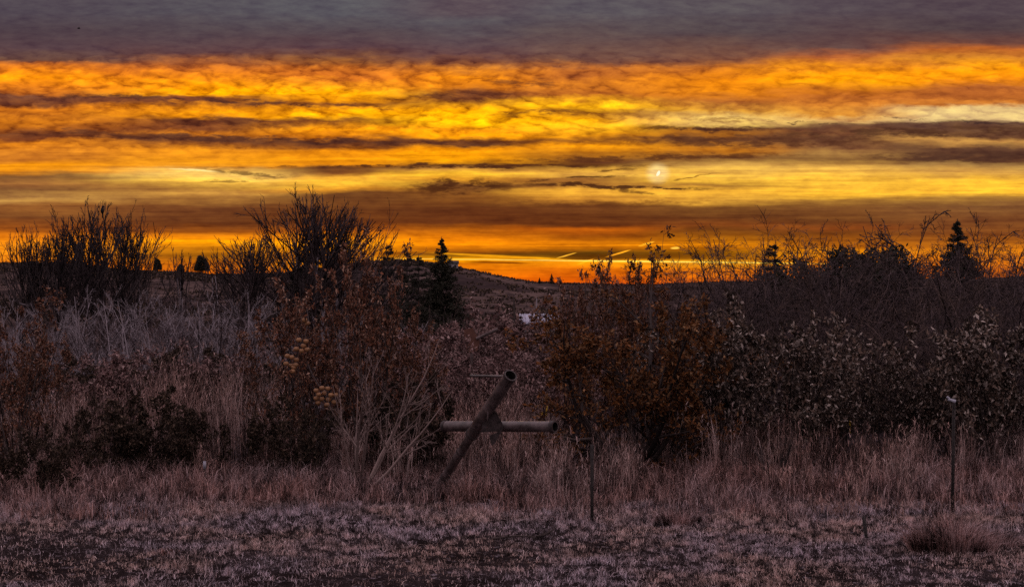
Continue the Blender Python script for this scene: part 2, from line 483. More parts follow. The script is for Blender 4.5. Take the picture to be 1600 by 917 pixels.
def leaf_mat(name, cols, trans=0.25, rough=0.6, spec=0.10, objvar=0.25):
    """one colour from the list for each leaf, shifted a little for each plant"""
    m, N = mat(name)
    g = N.n('ShaderNodeNewGeometry')
    oi = N.n('ShaderNodeObjectInfo')
    k = len(cols)
    c = N.ramp(g.outputs['Random Per Island'], [(i / max(1, k - 1), (*cc, 1)) for i, cc in enumerate(cols)])
    hs = N.n('ShaderNodeHueSaturation')
    N.put(hs.inputs['Value'], N.m('ADD', 1 - objvar / 2, N.m('MULTIPLY', oi.outputs['Random'], objvar)))
    N.put(hs.inputs['Color'], c)
    col = hs.outputs[0]
    d = princ(N, col, rough, spec)
    tr = N.n('ShaderNodeBsdfTranslucent')
    N.put(tr.inputs[0], col)
    mx = N.n('ShaderNodeMixShader')
    mx.inputs[0].default_value = trans
    N.t.links.new(d, mx.inputs[1]); N.t.links.new(tr.outputs[0], mx.inputs[2])
    finish(N, mx.outputs[0])
    return m


def bark_mat(name, a, b, rough=0.8):
    m, N = mat(name)
    tc = N.n('ShaderNodeTexCoord')
    mp = N.n('ShaderNodeMapping'); mp.inputs[3].default_value = (1, 1, 0.25)
    N.t.links.new(tc.outputs['Object'], mp.inputs[0])
    n = N.noise(mp.outputs[0], 14, 3, 0.6)
    g = N.n('ShaderNodeNewGeometry')
    f = N.m('ADD', N.m('MULTIPLY', n, 0.45), N.m('MULTIPLY', g.outputs['Random Per Island'], 0.62))
    c = N.ramp(f, [(0.3, (*a, 1)), (0.75, (*b, 1))])
    finish(N, princ(N, c, rough, 0.04))
    return m


def grass_mat(name, cols, patch_a, patch_b, ps=0.8, trans=0.2, tuft=9.0):
    """dry grass: straw tones per blade, drifting between two tints over metres"""
    m, N = mat(name)
    g = N.n('ShaderNodeNewGeometry')
    k = len(cols)
    c = N.ramp(g.outputs['Random Per Island'], [(i / (k - 1), (*cc, 1)) for i, cc in enumerate(cols)])
    n = N.noise(g.outputs['Position'], ps, 3, 0.6)
    f = N.ss(n, 0.38, 0.62)
    c = N.mix(0.75, c, N.mix(f, (*patch_a, 1), (*patch_b, 1)), 'MULTIPLY')
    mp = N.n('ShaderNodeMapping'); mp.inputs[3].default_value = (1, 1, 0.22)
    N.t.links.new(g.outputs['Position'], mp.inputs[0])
    t1 = N.ss(N.noise(mp.outputs[0], tuft, 4, 0.7), 0.42, 0.58)          # whole tufts vary in tone; dark gaps and highlights put into the colour
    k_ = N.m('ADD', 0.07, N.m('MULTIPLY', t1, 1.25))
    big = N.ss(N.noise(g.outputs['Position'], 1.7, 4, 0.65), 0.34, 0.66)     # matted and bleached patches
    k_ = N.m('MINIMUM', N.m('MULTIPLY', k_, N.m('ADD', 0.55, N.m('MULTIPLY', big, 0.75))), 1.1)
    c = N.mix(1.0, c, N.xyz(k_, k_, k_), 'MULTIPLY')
    d = princ(N, c, 0.7, 0.05)
    tr = N.n('ShaderNodeBsdfTranslucent')
    N.put(tr.inputs[0], c)
    mx = N.n('ShaderNodeMixShader'); mx.inputs[0].default_value = trans
    N.t.links.new(d, mx.inputs[1]); N.t.links.new(tr.outputs[0], mx.inputs[2])
    finish(N, mx.outputs[0])
    return m


def plain_mat(name, a, b, scale=8.0, rough=0.6, metal=0.0, spec=0.15, bstr=0.3, bdist=0.004):
    m, N = mat(name)
    tc = N.n('ShaderNodeTexCoord')
    n = N.noise(tc.outputs['Object'], scale, 5, 0.65)
    c = N.ramp(n, [(0.35, (*a, 1)), (0.68, (*b, 1))])
    finish(N, princ(N, c, N.m('ADD', rough - 0.15, N.m('MULTIPLY', n, 0.3)), spec, metal, n, bstr, bdist))
    return m


def ground_mat():
    m, N = mat('turf_soil')
    g = N.n('ShaderNodeNewGeometry')
    pos = g.outputs['Position']
    sep = N.n('ShaderNodeSeparateXYZ'); N.t.links.new(pos, sep.inputs[0])
    n1 = N.noise(pos, 0.7, 5, 0.6)
    n2 = N.noise(pos, 9.0, 5, 0.7)
    n3 = N.noise(pos, 45.0, 3, 0.7)
    soil = N.mix(N.ss(n1, 0.35, 0.65), (0.016, 0.011, 0.011, 1), (0.045, 0.033, 0.036, 1))
    soil = N.mix(N.ss(n2, 0.56, 0.70), soil, (0.30, 0.25, 0.29, 1))
    soil = N.mix(N.ss(n3, 0.52, 0.40), soil, (0.012, 0.009, 0.009, 1))
    # far hillside: tan sward with darker brush
    mp = N.n('ShaderNodeMapping'); mp.inputs[3].default_value = (1, 0.45, 1)
    N.t.links.new(pos, mp.inputs[0])
    h1 = N.noise(mp.outputs[0], 0.030, 7, 0.68)
    h2 = N.noise(mp.outputs[0], 0.16, 5, 0.7)
    far = N.mix(N.ss(h1, 0.40, 0.60), (0.045, 0.031, 0.032, 1), (0.125, 0.085, 0.078, 1))
    far = N.mix(N.ss(h2, 0.46, 0.66), far, (0.035, 0.025, 0.026, 1))
    c = N.mix(N.ss(sep.outputs[1], 40, 110), soil, far)
    hb = N.m('ADD', N.m('MULTIPLY', n2, 0.6), N.m('MULTIPLY', n3, 0.4))
    finish(N, princ(N, c, 1.0, 0.0, 0, hb, 0.9, 0.06))
    return m


M = dict(
    ground=ground_mat(),
    twig_dark=bark_mat('dusky_twig', (0.012, 0.010, 0.011), (0.09, 0.07, 0.074)),  # near-black: silhouettes against the bright sky put into the bark colour
    bark_dark=bark_mat('dark_bark', (0.018, 0.014, 0.014), (0.09, 0.07, 0.068)),
    bark_grey=bark_mat('grey_bark', (0.011, 0.008, 0.009), (0.13, 0.095, 0.10)),
    bark_pale=bark_mat('pale_bark', (0.07, 0.057, 0.065), (0.42, 0.36, 0.40)),
    bark_sapling=bark_mat('sapling_bark', (0.09, 0.062, 0.058), (0.34, 0.25, 0.235)),
    bark_brown=bark_mat('brown_bark', (0.012, 0.009, 0.008), (0.16, 0.11, 0.10)),
    leaf_red=leaf_mat('russet_leaf', [(0.025, 0.012, 0.010), (0.06, 0.026, 0.018), (0.34, 0.145, 0.09), (0.07, 0.03, 0.02), (0.58, 0.36, 0.27)]),
    leaf_orange=leaf_mat('amber_leaf', [(0.022, 0.010, 0.006), (0.045, 0.019, 0.009), (0.31, 0.12, 0.042), (0.07, 0.028, 0.012), (0.40, 0.22, 0.11)]),
    leaf_grey=leaf_mat('withered_leaf', [(0.018, 0.013, 0.011), (0.035, 0.025, 0.02), (0.30, 0.21, 0.17), (0.03, 0.022, 0.018), (0.05, 0.036, 0.03), (0.66, 0.55, 0.50)]),  # near-black and pale leaves put inner shade and glints into the colour
    leaf_dark=leaf_mat('dark_leaf', [(0.018, 0.013, 0.010), (0.045, 0.03, 0.022), (0.025, 0.018, 0.014), (0.20, 0.135, 0.10)]),
    leaf_mauve=leaf_mat('mauve_leaf', [(0.03, 0.018, 0.018), (0.09, 0.05, 0.05), (0.30, 0.18, 0.175), (0.44, 0.31, 0.30)]),
    needle=leaf_mat('conifer_needle', [(0.018, 0.020, 0.014), (0.035, 0.034, 0.024), (0.055, 0.045, 0.032)], 0.05, 0.7, 0.2),
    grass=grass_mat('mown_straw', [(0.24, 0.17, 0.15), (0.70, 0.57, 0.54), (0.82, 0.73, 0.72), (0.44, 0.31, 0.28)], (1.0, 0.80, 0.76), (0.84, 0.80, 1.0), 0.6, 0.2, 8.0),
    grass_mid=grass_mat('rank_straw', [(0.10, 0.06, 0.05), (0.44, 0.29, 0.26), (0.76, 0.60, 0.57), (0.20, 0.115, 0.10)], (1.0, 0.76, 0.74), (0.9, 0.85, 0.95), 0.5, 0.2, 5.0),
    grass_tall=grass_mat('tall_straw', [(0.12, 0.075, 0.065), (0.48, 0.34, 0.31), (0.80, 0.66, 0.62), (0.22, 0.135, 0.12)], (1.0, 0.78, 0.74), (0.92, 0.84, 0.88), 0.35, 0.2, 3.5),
    rust=plain_mat('rusted_steel', (0.022, 0.015, 0.014), (0.15, 0.11, 0.115), 6.0, 0.45, 0.0, 0.6),
    rust_plate=plain_mat('rusted_plate', (0.018, 0.013, 0.013), (0.075, 0.055, 0.058), 14.0, 0.6, 0.0, 0.35),
    bore=plain_mat('shaded_bore', (0.008, 0.007, 0.007), (0.02, 0.017, 0.016), 9.0, 0.9),  # near-black: shade inside the hollow pipes put into the colour
    panel=plain_mat('rust_brown_paint', (0.10, 0.045, 0.035), (0.17, 0.08, 0.06), 6.0, 0.7),
    post=plain_mat('dark_post_paint', (0.020, 0.018, 0.018), (0.055, 0.045, 0.045), 20.0, 0.6),
    white=plain_mat('white_plastic', (0.30, 0.30, 0.37), (0.44, 0.44, 0.52), 30.0, 0.45),
    yellow=plain_mat('yellow_plastic', (0.70, 0.42, 0.02), (0.80, 0.52, 0.05), 30.0, 0.5),
    roof=plain_mat('pale_metal_roof', (0.34, 0.34, 0.46), (0.55, 0.55, 0.68), 1.2, 0.4),
    wall=plain_mat('grey_siding', (0.22, 0.20, 0.22), (0.32, 0.29, 0.30), 1.0, 0.8),
    glass=plain_mat('dark_window', (0.02, 0.02, 0.025), (0.04, 0.04, 0.05), 1.0, 0.2),
    wood=plain_mat('weathered_wood', (0.07, 0.05, 0.05), (0.17, 0.13, 0.13), 5.0, 0.8),
    apple=leaf_mat('windfall_skin', [(0.16, 0.07, 0.03), (0.34, 0.17, 0.08), (0.22, 0.10, 0.045)], 0.0, 0.5, 0.4, 0.3),
    feather=plain_mat('black_feather', (0.006, 0.006, 0.007), (0.018, 0.017, 0.02), 30, 0.6),
)
mm, N_ = mat('moonlight')
e_ = N_.n('ShaderNodeEmission'); e_.inputs[0].default_value = (1.0, 0.93, 0.62, 1); e_.inputs[1].default_value = 1.05
finish(N_, e_.outputs[0]); M['moon'] = mm

# ------------------------------------------------------------------ the ground, out to the hills
rows = np.concatenate([np.linspace(-60, 8, 30), np.arange(8.3, 11, 0.3), np.arange(11, 21, 0.12), np.arange(21, 30, 0.2), np.arange(30, 60, 0.8),
                       np.geomspace(60, 300, 70), np.linspace(305, 960, 170), np.geomspace(970, 9000, 40)])
u = np.linspace(-1, 1, 301)
su = np.sign(u) * (0.30 * np.abs(u) + 0.70 * np.abs(u) ** 4)
X = su[None, :] * (20 + 1.5 * np.abs(rows))[:, None]
Yg = np.broadcast_to(rows[:, None], X.shape)
Z = ground_z(X, Yg)
V = np.stack([X, Yg, Z], -1).reshape(-1, 3)
nr, nc = X.shape
q = (np.arange(nr - 1)[:, None] * nc + np.arange(nc - 1)[None]).ravel()
F = np.stack([q, q + 1, q + nc + 1, q + nc], 1)
tag(link('ground', new_mesh('ground', [(V, F, 0)], M['ground'], True)), 'rough frosted turf running back to low scrubby hills', None, None, 'structure')


# ------------------------------------------------------------------ plants: one mesh set of each kind, copied thing by thing
def bare_kind(stems, H, spread, m, wig, r0, up, twigs=4, rmin=0.004, base=0.25, ang=38, first=0.12, lr=0.42, curve=0.0):
    a = rng.uniform(0, 2 * np.pi, stems)
    tilt = np.radians(spread) * np.sqrt(rng.uniform(0.02, 1, stems))
    d = np.stack([np.cos(a) * np.sin(tilt), np.sin(a) * np.sin(tilt), np.cos(tilt)], 1)
    s = np.stack([np.cos(a) * base * rng.uniform(0, 1, stems), np.sin(a) * base * rng.uniform(0, 1, stems), np.full(stems, -0.1)], 1)
    L = H * rng.uniform(0.72, 1.05, stems) * (0.75 + 0.25 * np.cos(tilt))
    k1 = 9
    P1, R1 = run(s, d, L, k1, up, wig, r0 * rng.uniform(0.6, 1.1, stems), np.full(stems, rmin))
    P2, R2 = sprout(P1, R1, m[0], first, 0.95, ang, 10, lr, 6, up * 1.1, wig * 1.2, 0.6, 0.3, 0.6, rmin)
    P3, R3 = sprout(P2, R2, m[1], 0.15, 0.97, ang, 12, 0.45, 4, up * 1.2, wig * 1.3, 0.65, 0.4, 0.5, rmin * 0.8)
    P4, R4 = sprout(P3, R3, m[2], 0.1, 0.97, ang, 14, 0.5, 3, up * 1.2, wig * 1.3, 0.7, 0.5, 0.4, rmin * 0.62)
    return (P1, R1), (P2, R2), (P3, R3), (P4, R4)


def bare_meshes(name, mat_, tmat=None, **kw):
    b1, b2, b3, b4 = bare_kind(**kw)
    t = tubes(*b1, 6); l = tubes(*b2, 4); w3 = tubes(*b3, 3); w4 = tubes(*b4, 3)
    H = float(np.quantile(b3[0][..., 2], 0.985))
    return dict(H=H, parts=[('trunk', new_mesh(name + '_trunk', [(*t, 0)], M[mat_], True), None),
                            ('branches', new_mesh(name + '_branches', [(*l, 0), (*w3, 1), (*w4, 1)], [M[mat_], M[tmat or mat_]]), 'stuff')])


def leafy_meshes(name, mat_, lmat, nleaf, size, lm=None, droop=0.3, narrow=0.5, t0=0.1, **kw):
    b1, b2, b3, b4 = bare_kind(**kw)
    t = tubes(*b1, 6); l = tubes(*b2, 4); w3 = tubes(*b3, 3); w4 = tubes(*b4, 3)
    H = float(np.quantile(b3[0][..., 2], 0.985))
    kp = rng.uniform(0, 1, len(b4[0])) < 0.55 + 0.35 * np.sin(b4[0][:, 0, 0] * 7) * np.sin(b4[0][:, 0, 2] * 6 + 1)      # leaves hang on in clumps
    f1 = leaves(b4[0][kp], int(nleaf[0] * 1.7), size, t0, droop, 0.02, narrow)
    f2 = leaves(b3[0], nleaf[1], size, 0.3, droop, 0.03, narrow)
    return dict(H=H, parts=[('trunk', new_mesh(name + '_trunk', [(*t, 0)], M[mat_], True), None),
                            ('branches', new_mesh(name + '_branches', [(*l, 0), (*w3, 0), (*w4, 0)], M[mat_]), 'stuff'),
                            ('foliage', new_mesh(name + '_foliage', [(*f1, 0), (*f2, 0)], M[lmat]), 'stuff')])


def conifer_meshes(name, H, Rad, whorls, gap=0.0):
    P, R = run(np.array([[0, 0, -0.2]]), np.array([[0.01, 0.0, 1.0]]), np.array([H + 0.2]), 10, 0.02, 0.01, np.array([H * 0.018]), np.array([0.012]))
    st, dd, LL, zz = [], [], [], []
    for z in np.linspace(0.08, 0.965, whorls):
        nb = rng.integers(5, 9)
        wl = rng.uniform(0.82, 1.12)
        for q in range(nb):
            if rng.uniform() < gap:
                continue
            aa = rng.uniform(0, 6.283); z_ = z + rng.normal(0, 0.006)
            st.append((0, 0, z_ * H)); zz.append(z_)
            dd.append((math.cos(aa), math.sin(aa), rng.uniform(-0.10, 0.15) + 0.55 * (z_ - 0.45)))
            LL.append(Rad * (1.0 - z_) * wl * rng.uniform(0.6, 1.2) + 0.03)
    zz = np.array(zz)
    B, BR = run(np.array(st, float), np.array(dd, float), np.array(LL), 5, -0.03, 0.06, np.full(len(st), 0.020), np.full(len(st), 0.006))
    fs = []
    for lo, hi, sz in ((0.0, 0.55, 0.17), (0.55, 0.8, 0.13), (0.8, 1.1, 0.075)):
        k = (zz >= lo) & (zz < hi)
        T, TR = sprout(B[k], BR[k], 14, 0.1, 1.0, 50, 12, 0.40, 3, -0.03, 0.10, 0.5, 0.5, 0.5, 0.004)
        fs.append(leaves(T, 8, sz, 0.0, 0.05, 0.012, 0.36)); fs.append(leaves(B[k], 14, sz, 0.05, 0.05, 0.02, 0.36))
    fs.append(leaves(P[:, -3:], 40, 0.06, 0.55, -0.3, 0.012, 0.3))
    return dict(H=H, parts=[('trunk', new_mesh(name + '_trunk', [(*tubes(P, R, 7), 0)], M['bark_dark'], True), None),
                            ('branches', new_mesh(name + '_branches', [(*tubes(B, BR, 3), 0)], M['bark_dark']), 'stuff'),
                            ('crown', new_mesh(name + '_crown', [(*f, 0) for f in fs], M['needle']), 'stuff')])


USE = {}


def plant(kind, name, px, Y, top=None, h=None, wide=1.0, rot=None, label='', cat='shrub', group=None, dz=0.0, tilt=0.0):
    """stand a copy of a kind on the ground; its height set so that it reaches a given height"""
    x = gx(px, Y)
    z = float(ground_z(x, Y))
    if h is None:
        h = zpix(top, Y) - z
    s = h / kind['H']
    o = empty(name, (x, Y, z + dz), rng.uniform(0, 6.28) if rot is None else rot, (s * wide, s * wide, s))
    if tilt:
        o.rotation_euler = (0, tilt, o.rotation_euler[2])
    for nm, me, kd in kind['parts']:
        tag(link(nm, me, o), kind=kd)
    tag(o, label, cat, group)
    return o


def fan_meshes(name, H, fork, R, spread, nb, trunks, m, rmin, pale, tw, up=0.045):
    a = rng.uniform(0, 2 * np.pi, trunks)
    s = np.stack([np.cos(a) * 0.25, np.sin(a) * 0.25, np.full(trunks, -0.1)], 1)
    d = np.stack([np.cos(a) * 0.07, np.sin(a) * 0.07, np.ones(trunks)], 1)
    P1, R1 = run(s, d, np.full(trunks, H * 0.80), 10, 0.05, 0.035, rng.uniform(0.07, 0.10, trunks), np.full(trunks, 0.018))
    n = nb
    ti = rng.integers(0, trunks, n)
    t = rng.uniform(fork, 0.97, n) ** 1.0
    f = t * 9; i = np.minimum(f.astype(int), 8); u_ = (f - i)[:, None]
    s2 = P1[ti, i] * (1 - u_) + P1[ti, i + 1] * u_
    az = rng.uniform(0, 2 * np.pi, n)
    el = np.radians(spread) * np.sqrt(rng.uniform(0.01, 1, n)) * (1.15 - 0.5 * (t - fork) / (1 - fork))
    d2 = np.stack([np.cos(az) * np.sin(el), np.sin(az) * np.sin(el), np.cos(el)], 1)
    c = np.array([0, 0, H * fork * 0.8])                      # the crown's outline is a dome about the fork
    bq = ((s2 - c) * d2).sum(1)
    L = -bq + np.sqrt(np.maximum(bq ** 2 - ((s2 - c) ** 2).sum(1) + (H - c[2]) ** 2 * (1 - (1 - R) * np.sin(el) ** 2), 0.3))
    L = L * rng.uniform(0.78, 1.04, n)
    P2, R2 = run(s2, d2, L, 8, up, 0.04, np.full(n, 0.034) * rng.uniform(0.7, 1.2, n), np.full(n, rmin))
    P3, R3 = sprout(P2, R2, m[0], 0.12, 0.98, 27, 8, 0.34, 5, 0.07, 0.06, 0.6, 0.5, 0.55, rmin)
    P4, R4 = sprout(P3, R3, m[1], 0.1, 0.98, 28, 9, 0.42, 3, 0.07, 0.07, 0.7, 0.6, 0.4, rmin * 0.72)
    H_ = float(np.quantile(P3[..., 2], 0.993))
    return dict(H=H_, parts=[('trunk', new_mesh(name + '_trunk', [(*tubes(P1, R1, 7), 0)], M[pale], True), None),
                             ('limbs', new_mesh(name + '_limbs', [(*tubes(P2, R2, 4), 0)], M[tw]), 'stuff'),
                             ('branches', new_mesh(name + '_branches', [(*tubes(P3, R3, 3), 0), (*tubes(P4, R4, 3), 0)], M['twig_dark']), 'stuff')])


# kinds
fan_tree = [fan_meshes('fan_tree%d' % i, 7.4, 0.38, 0.78, 72, 78, 3, (9, 4), 0.0115, 'bark_pale', 'bark_grey') for i in range(2)]
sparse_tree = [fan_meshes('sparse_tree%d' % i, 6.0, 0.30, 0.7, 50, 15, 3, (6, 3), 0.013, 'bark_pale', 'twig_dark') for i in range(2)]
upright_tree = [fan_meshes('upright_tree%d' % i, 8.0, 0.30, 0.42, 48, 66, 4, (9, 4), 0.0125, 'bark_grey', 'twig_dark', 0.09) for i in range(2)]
thicket = [bare_meshes('thicket%d' % i, 'bark_grey' if i < 2 else 'bark_brown', stems=16, H=3.8, spread=62, m=(12, 8, 4), wig=0.17, r0=0.04, up=0.03, rmin=0.0045, base=0.7, ang=48, first=0.05, lr=0.5) for i in range(3)]
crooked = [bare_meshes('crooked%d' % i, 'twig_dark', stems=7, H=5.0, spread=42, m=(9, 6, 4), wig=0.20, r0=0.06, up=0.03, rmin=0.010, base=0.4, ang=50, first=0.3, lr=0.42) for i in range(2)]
brush = [bare_meshes('brush%d' % i, 'bark_pale' if i == 0 else ('bark_grey' if i == 1 else 'bark_brown'), stems=22, H=2.6, spread=48, m=(8, 5, 3), wig=0.07, r0=0.016, up=0.03, rmin=0.0038, base=0.5, ang=30) for i in range(3)]
sapling = bare_meshes('sapling', 'bark_sapling', stems=9, H=2.0, spread=52, m=(7, 5, 3), wig=0.045, r0=0.020, up=0.06, rmin=0.0030, base=0.10, ang=30, first=0.3)
fanbush = bare_meshes('fanbush', 'bark_dark', stems=10, H=1.2, spread=75, m=(6, 5, 3), wig=0.05, r0=0.016, up=0.03, rmin=0.0025, base=0.10, ang=32, first=0.3)
shoots = [leafy_meshes('russet%d' % i, 'bark_dark', 'leaf_red', (4, 3), 0.070, stems=9, H=3.4, spread=24, m=(9, 5, 3), wig=0.07, r0=0.024, up=0.07, rmin=0.003, base=0.35, ang=34, first=0.08, lr=0.36) for i in range(2)]
amber = leafy_meshes('amber', 'bark_dark', 'leaf_orange', (6, 5), 0.062, stems=11, H=3.3, spread=62, m=(12, 7, 3), wig=0.10, r0=0.055, up=0.045, rmin=0.003, base=0.18, ang=45, first=0.12, lr=0.44)
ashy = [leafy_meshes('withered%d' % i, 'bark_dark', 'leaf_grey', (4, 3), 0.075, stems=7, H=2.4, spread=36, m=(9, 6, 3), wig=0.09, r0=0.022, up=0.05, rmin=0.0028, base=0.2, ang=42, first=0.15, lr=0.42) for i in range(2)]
darkbush = [leafy_meshes('darkbush%d' % i, 'bark_dark', 'leaf_dark', (4, 3), 0.075, stems=14, H=1.6, spread=46, m=(7, 5, 3), wig=0.09, r0=0.014, up=0.04, rmin=0.0025, base=0.4, ang=42, first=0.05, lr=0.45) for i in range(2)]
mauvebush = [leafy_meshes('mauvebush%d' % i, 'bark_brown', 'leaf_mauve', (3, 2), 0.075, stems=18, H=2.3, spread=52, m=(8, 6, 3), wig=0.10, r0=0.016, up=0.03, rmin=0.003, base=0.6, ang=42, first=0.05, lr=0.45) for i in range(2)]
spruce = [conifer_meshes('spruce', 8.0, 2.5, 42), conifer_meshes('open_spruce', 8.0, 2.7, 21, 0.2)]


def mound_meshes(name, rx, ry, H, n, leaf=0.16, lift=0.0):
    """a rounded evergreen: short stems inside, sprigs thick through the outer shell"""
    d = norm(rng.normal(0, 1, (n, 3))); d[:, 2] = np.abs(d[:, 2])
    lump = 1 + 0.24 * np.sin(5 * d[:, 0] + 1) * np.sin(4 * d[:, 1]) + 0.10 * np.sin(11 * d[:, 0] + 7 * d[:, 2]) * np.sin(9 * d[:, 1] + 2)
    p = d * np.array([rx, ry, H]) * (lump * rng.uniform(0.55, 1.02, n) ** 0.5)[:, None]
    p[:, 2] = p[:, 2] * (1 - lift) + H * lift
    q = p + d * leaf * 0.75
    f = leaves(np.stack([p, (p + q) / 2, q], 1), 5, leaf, 0.0, 0.0, leaf * 0.3, 0.4)
    k = 60
    s = np.concatenate([rng.normal(0, 0.2, (k, 2)), np.full((k, 1), -0.1)], 1)
    P, R = run(s, p[:k] - s, np.linalg.norm(p[:k] - s, axis=1) * 0.9, 5, 0.02, 0.05, np.full(k, 0.035), np.full(k, 0.01))
    return dict(H=H * 1.08, parts=[('trunk', new_mesh(name + '_stems', [(*tubes(P, R, 5), 0)], M['bark_dark'], True), None),
                                   ('foliage', new_mesh(name + '_foliage', [(*f, 0)], M['needle']), 'stuff')])


evergreen = mound_meshes('evergreen', 1.9, 1.4, 3.6, 5500)
ridge_crown = mound_meshes('ridge_crown', 2.3, 2.3, 8.0, 1800, 0.5, 0.22)

# ------------------------------------------------------------------ far trees and buildings
gC = 'conifers in the middle distance'
for px, Y, top, wd, k, lab in [
    (690, 72, 370, 1.25, 0, 'tallest dark spruce, standing at the left end of the open hillside'),
    (655, 70, 398, 1.3, 1, 'dark spruce close against the left side of the tallest spruce'),
    (637, 78, 392, 1.2, 1, 'slim spruce two to the left of the tallest spruce'),
    (607, 74, 380, 1.2, 1, 'ragged spruce between the russet shoots and the slim spruce'),
    (481, 80, 392, 0.8, 0, 'narrow dark spire rising inside the big fan-shaped bare tree'),
    (466, 84, 396, 0.8, 0, 'narrow dark spire left of its taller twin inside the fan-shaped tree'),
    (1208, 40, 378, 1.5, 1, 'small dark spruce on the right, behind the twisted bare tree'),
    (1495, 40, 342, 1.35, 0, 'tall black spruce standing above the thicket at far right'),
]:
    plant(spruce[k], 'spruce_tree', px, Y, top, wide=wd * 0.9, label=lab, cat='tree', group=gC)
gF = 'tiny conifers on the skyline'
for px, Y, top, wd, k, lab in [
    (246, 800, 404, 0.95, 2, 'small dark bushy conifer on the left ridge beside the upright bare tree'),
    (282, 800, 413, 1.3, 2, 'lowest dark conifer on the left ridge between two taller ones'),
    (315, 800, 400, 1.25, 2, 'broad-headed dark tree on the left ridge, left of the fan-shaped tree'),
    (843, 760, 433, 1.2, 0, 'tiny conifer on the skyline at the foot of the hill'),
    (862, 760, 427, 1.2, 0, 'tallest of the tiny conifers on the skyline below the contrails'),
    (875, 770, 433, 1.3, 0, 'rightmost tiny conifer on the skyline beside the amber tree'),
]:
    plant((spruce + [ridge_crown])[k], 'distant_conifer' if k < 2 else 'ridge_tree', px, Y, top, wide=wd, label=lab, cat='tree', group=gF)


def box(x0, x1, y0, y1, z0, z1):
    V = np.array([(x, y, z) for z in (z0, z1) for y in (y0, y1) for x in (x0, x1)], float)
    F = np.array([(0, 2, 3, 1), (4, 5, 7, 6), (0, 1, 5, 4), (2, 6, 7, 3), (0, 4, 6, 2), (1, 3, 7, 5)])
    return V, F


def gable(x0, x1, y0, y1, z0, z1, t=0.12):
    """two-slope roof slab, ridge along x"""
    ym = (y0 + y1) / 2
    V = np.array([(x, y, z) for x in (x0, x1) for y, z in ((y0, z0), (ym, z1), (y1, z0), (y1, z0 - t), (ym, z1 - t), (y0, z0 - t))], float)
    F = np.array([(0, 1, 7, 6), (1, 2, 8, 7), (2, 3, 9, 8), (3, 4, 10, 9), (4, 5, 11, 10), (5, 0, 6, 11), (0, 5, 4, 1), (1, 4, 3, 2), (6, 7, 10, 11), (7, 8, 9, 10)])
    return V, F


# long shed in the dip with the pale roof
Ys = 150.0
xs = gx(842, Ys); zs = float(ground_z(xs, Ys))
zt = zpix(490.5, Ys); ze = zpix(504, Ys)
sh = empty('long_shed', (xs, Ys, zs))
tag(sh, 'long low shed with pale metal roof in the dip behind the brush', 'shed')
tag(link('wall', new_mesh('shed_wall', [(*box(-1.9, 1.9, -2.0, 2.0, -0.5, ze - zs - 0.02), 0)], M['wall']), sh))
rf = link('roof', new_mesh('shed_roof', [(*gable(-2.1, 2.1, -2.4, 2.4, ze - zs, zt - zs), 0)], M['roof']), sh)
rib = new_mesh('roof_rib', [(np.array([(-0.04, -2.4, 0.01), (0.04, -2.4, 0.01), (0.04, 0, zt - ze + 0.01), (-0.04, 0, zt - ze + 0.01), (-0.04, -2.4, 0.06), (0.04, -2.4, 0.06), (0.04, 0, zt - ze + 0.06), (-0.04, 0, zt - ze + 0.06)]),
                             np.array([(4, 5, 6, 7), (0, 1, 5, 4), (1, 2, 6, 5), (3, 0, 4, 7)]), 0)], M['roof'])
for i in range(9):
    link('roof_rib', rib, rf, (-2.0 + i * 0.5, 0, ze - zs))
link('door', new_mesh('shed_door', [(*box(-0.6, 0.6, -2.06, -1.98, -0.3, 2.0), 0)], M['wood']), sh)

# small house on the hill shoulder
Yh = 740.0
xh = gx(708, Yh); zh = float(ground_z(xh, Yh))
ho = empty('hilltop_house', (xh, Yh, zh))
tag(ho, 'tiny house with pitched roof on the shoulder of the hill', 'house')
link('wall', new_mesh('house_wall', [(*box(-2.6, 2.6, -2.4, 2.4, -1.5, 2.4), 0)], M['wall']), ho)
link('roof', new_mesh('house_roof', [(*gable(-3.0, 3.0, -3.0, 3.0, 2.43, 4.0), 0)], M['post']), ho)
for wx in (-1.3, 1.2):
    link('window', new_mesh('house_window', [(*box(wx - 0.5, wx + 0.5, -2.46, -2.38, 0.6, 1.7), 0)], M['glass']), ho)


def rod(p, q, r, sides=8, r2=None, k=2, cap=True):
    """a straight round bar between two points, ends closed"""
    p = np.array(p, float); q = np.array(q, float)
    t = np.linspace(0, 1, k)[:, None]
    P = (p * (1 - t) + q * t)[None]
    R = np.linspace(r, r if r2 is None else r2, k)[None]
    V, F = tubes(P, R, sides)
    out = [(V, F)]
    if cap:
        i = np.arange(sides)
        out.append((V, np.array([i[::-1]])))
        out.append((V, np.array([i + (k - 1) * sides])))
    return out


def mesh_of(name, geo, m):
    return new_mesh(name, [(v, f, 0) for v, f in geo], M[m])


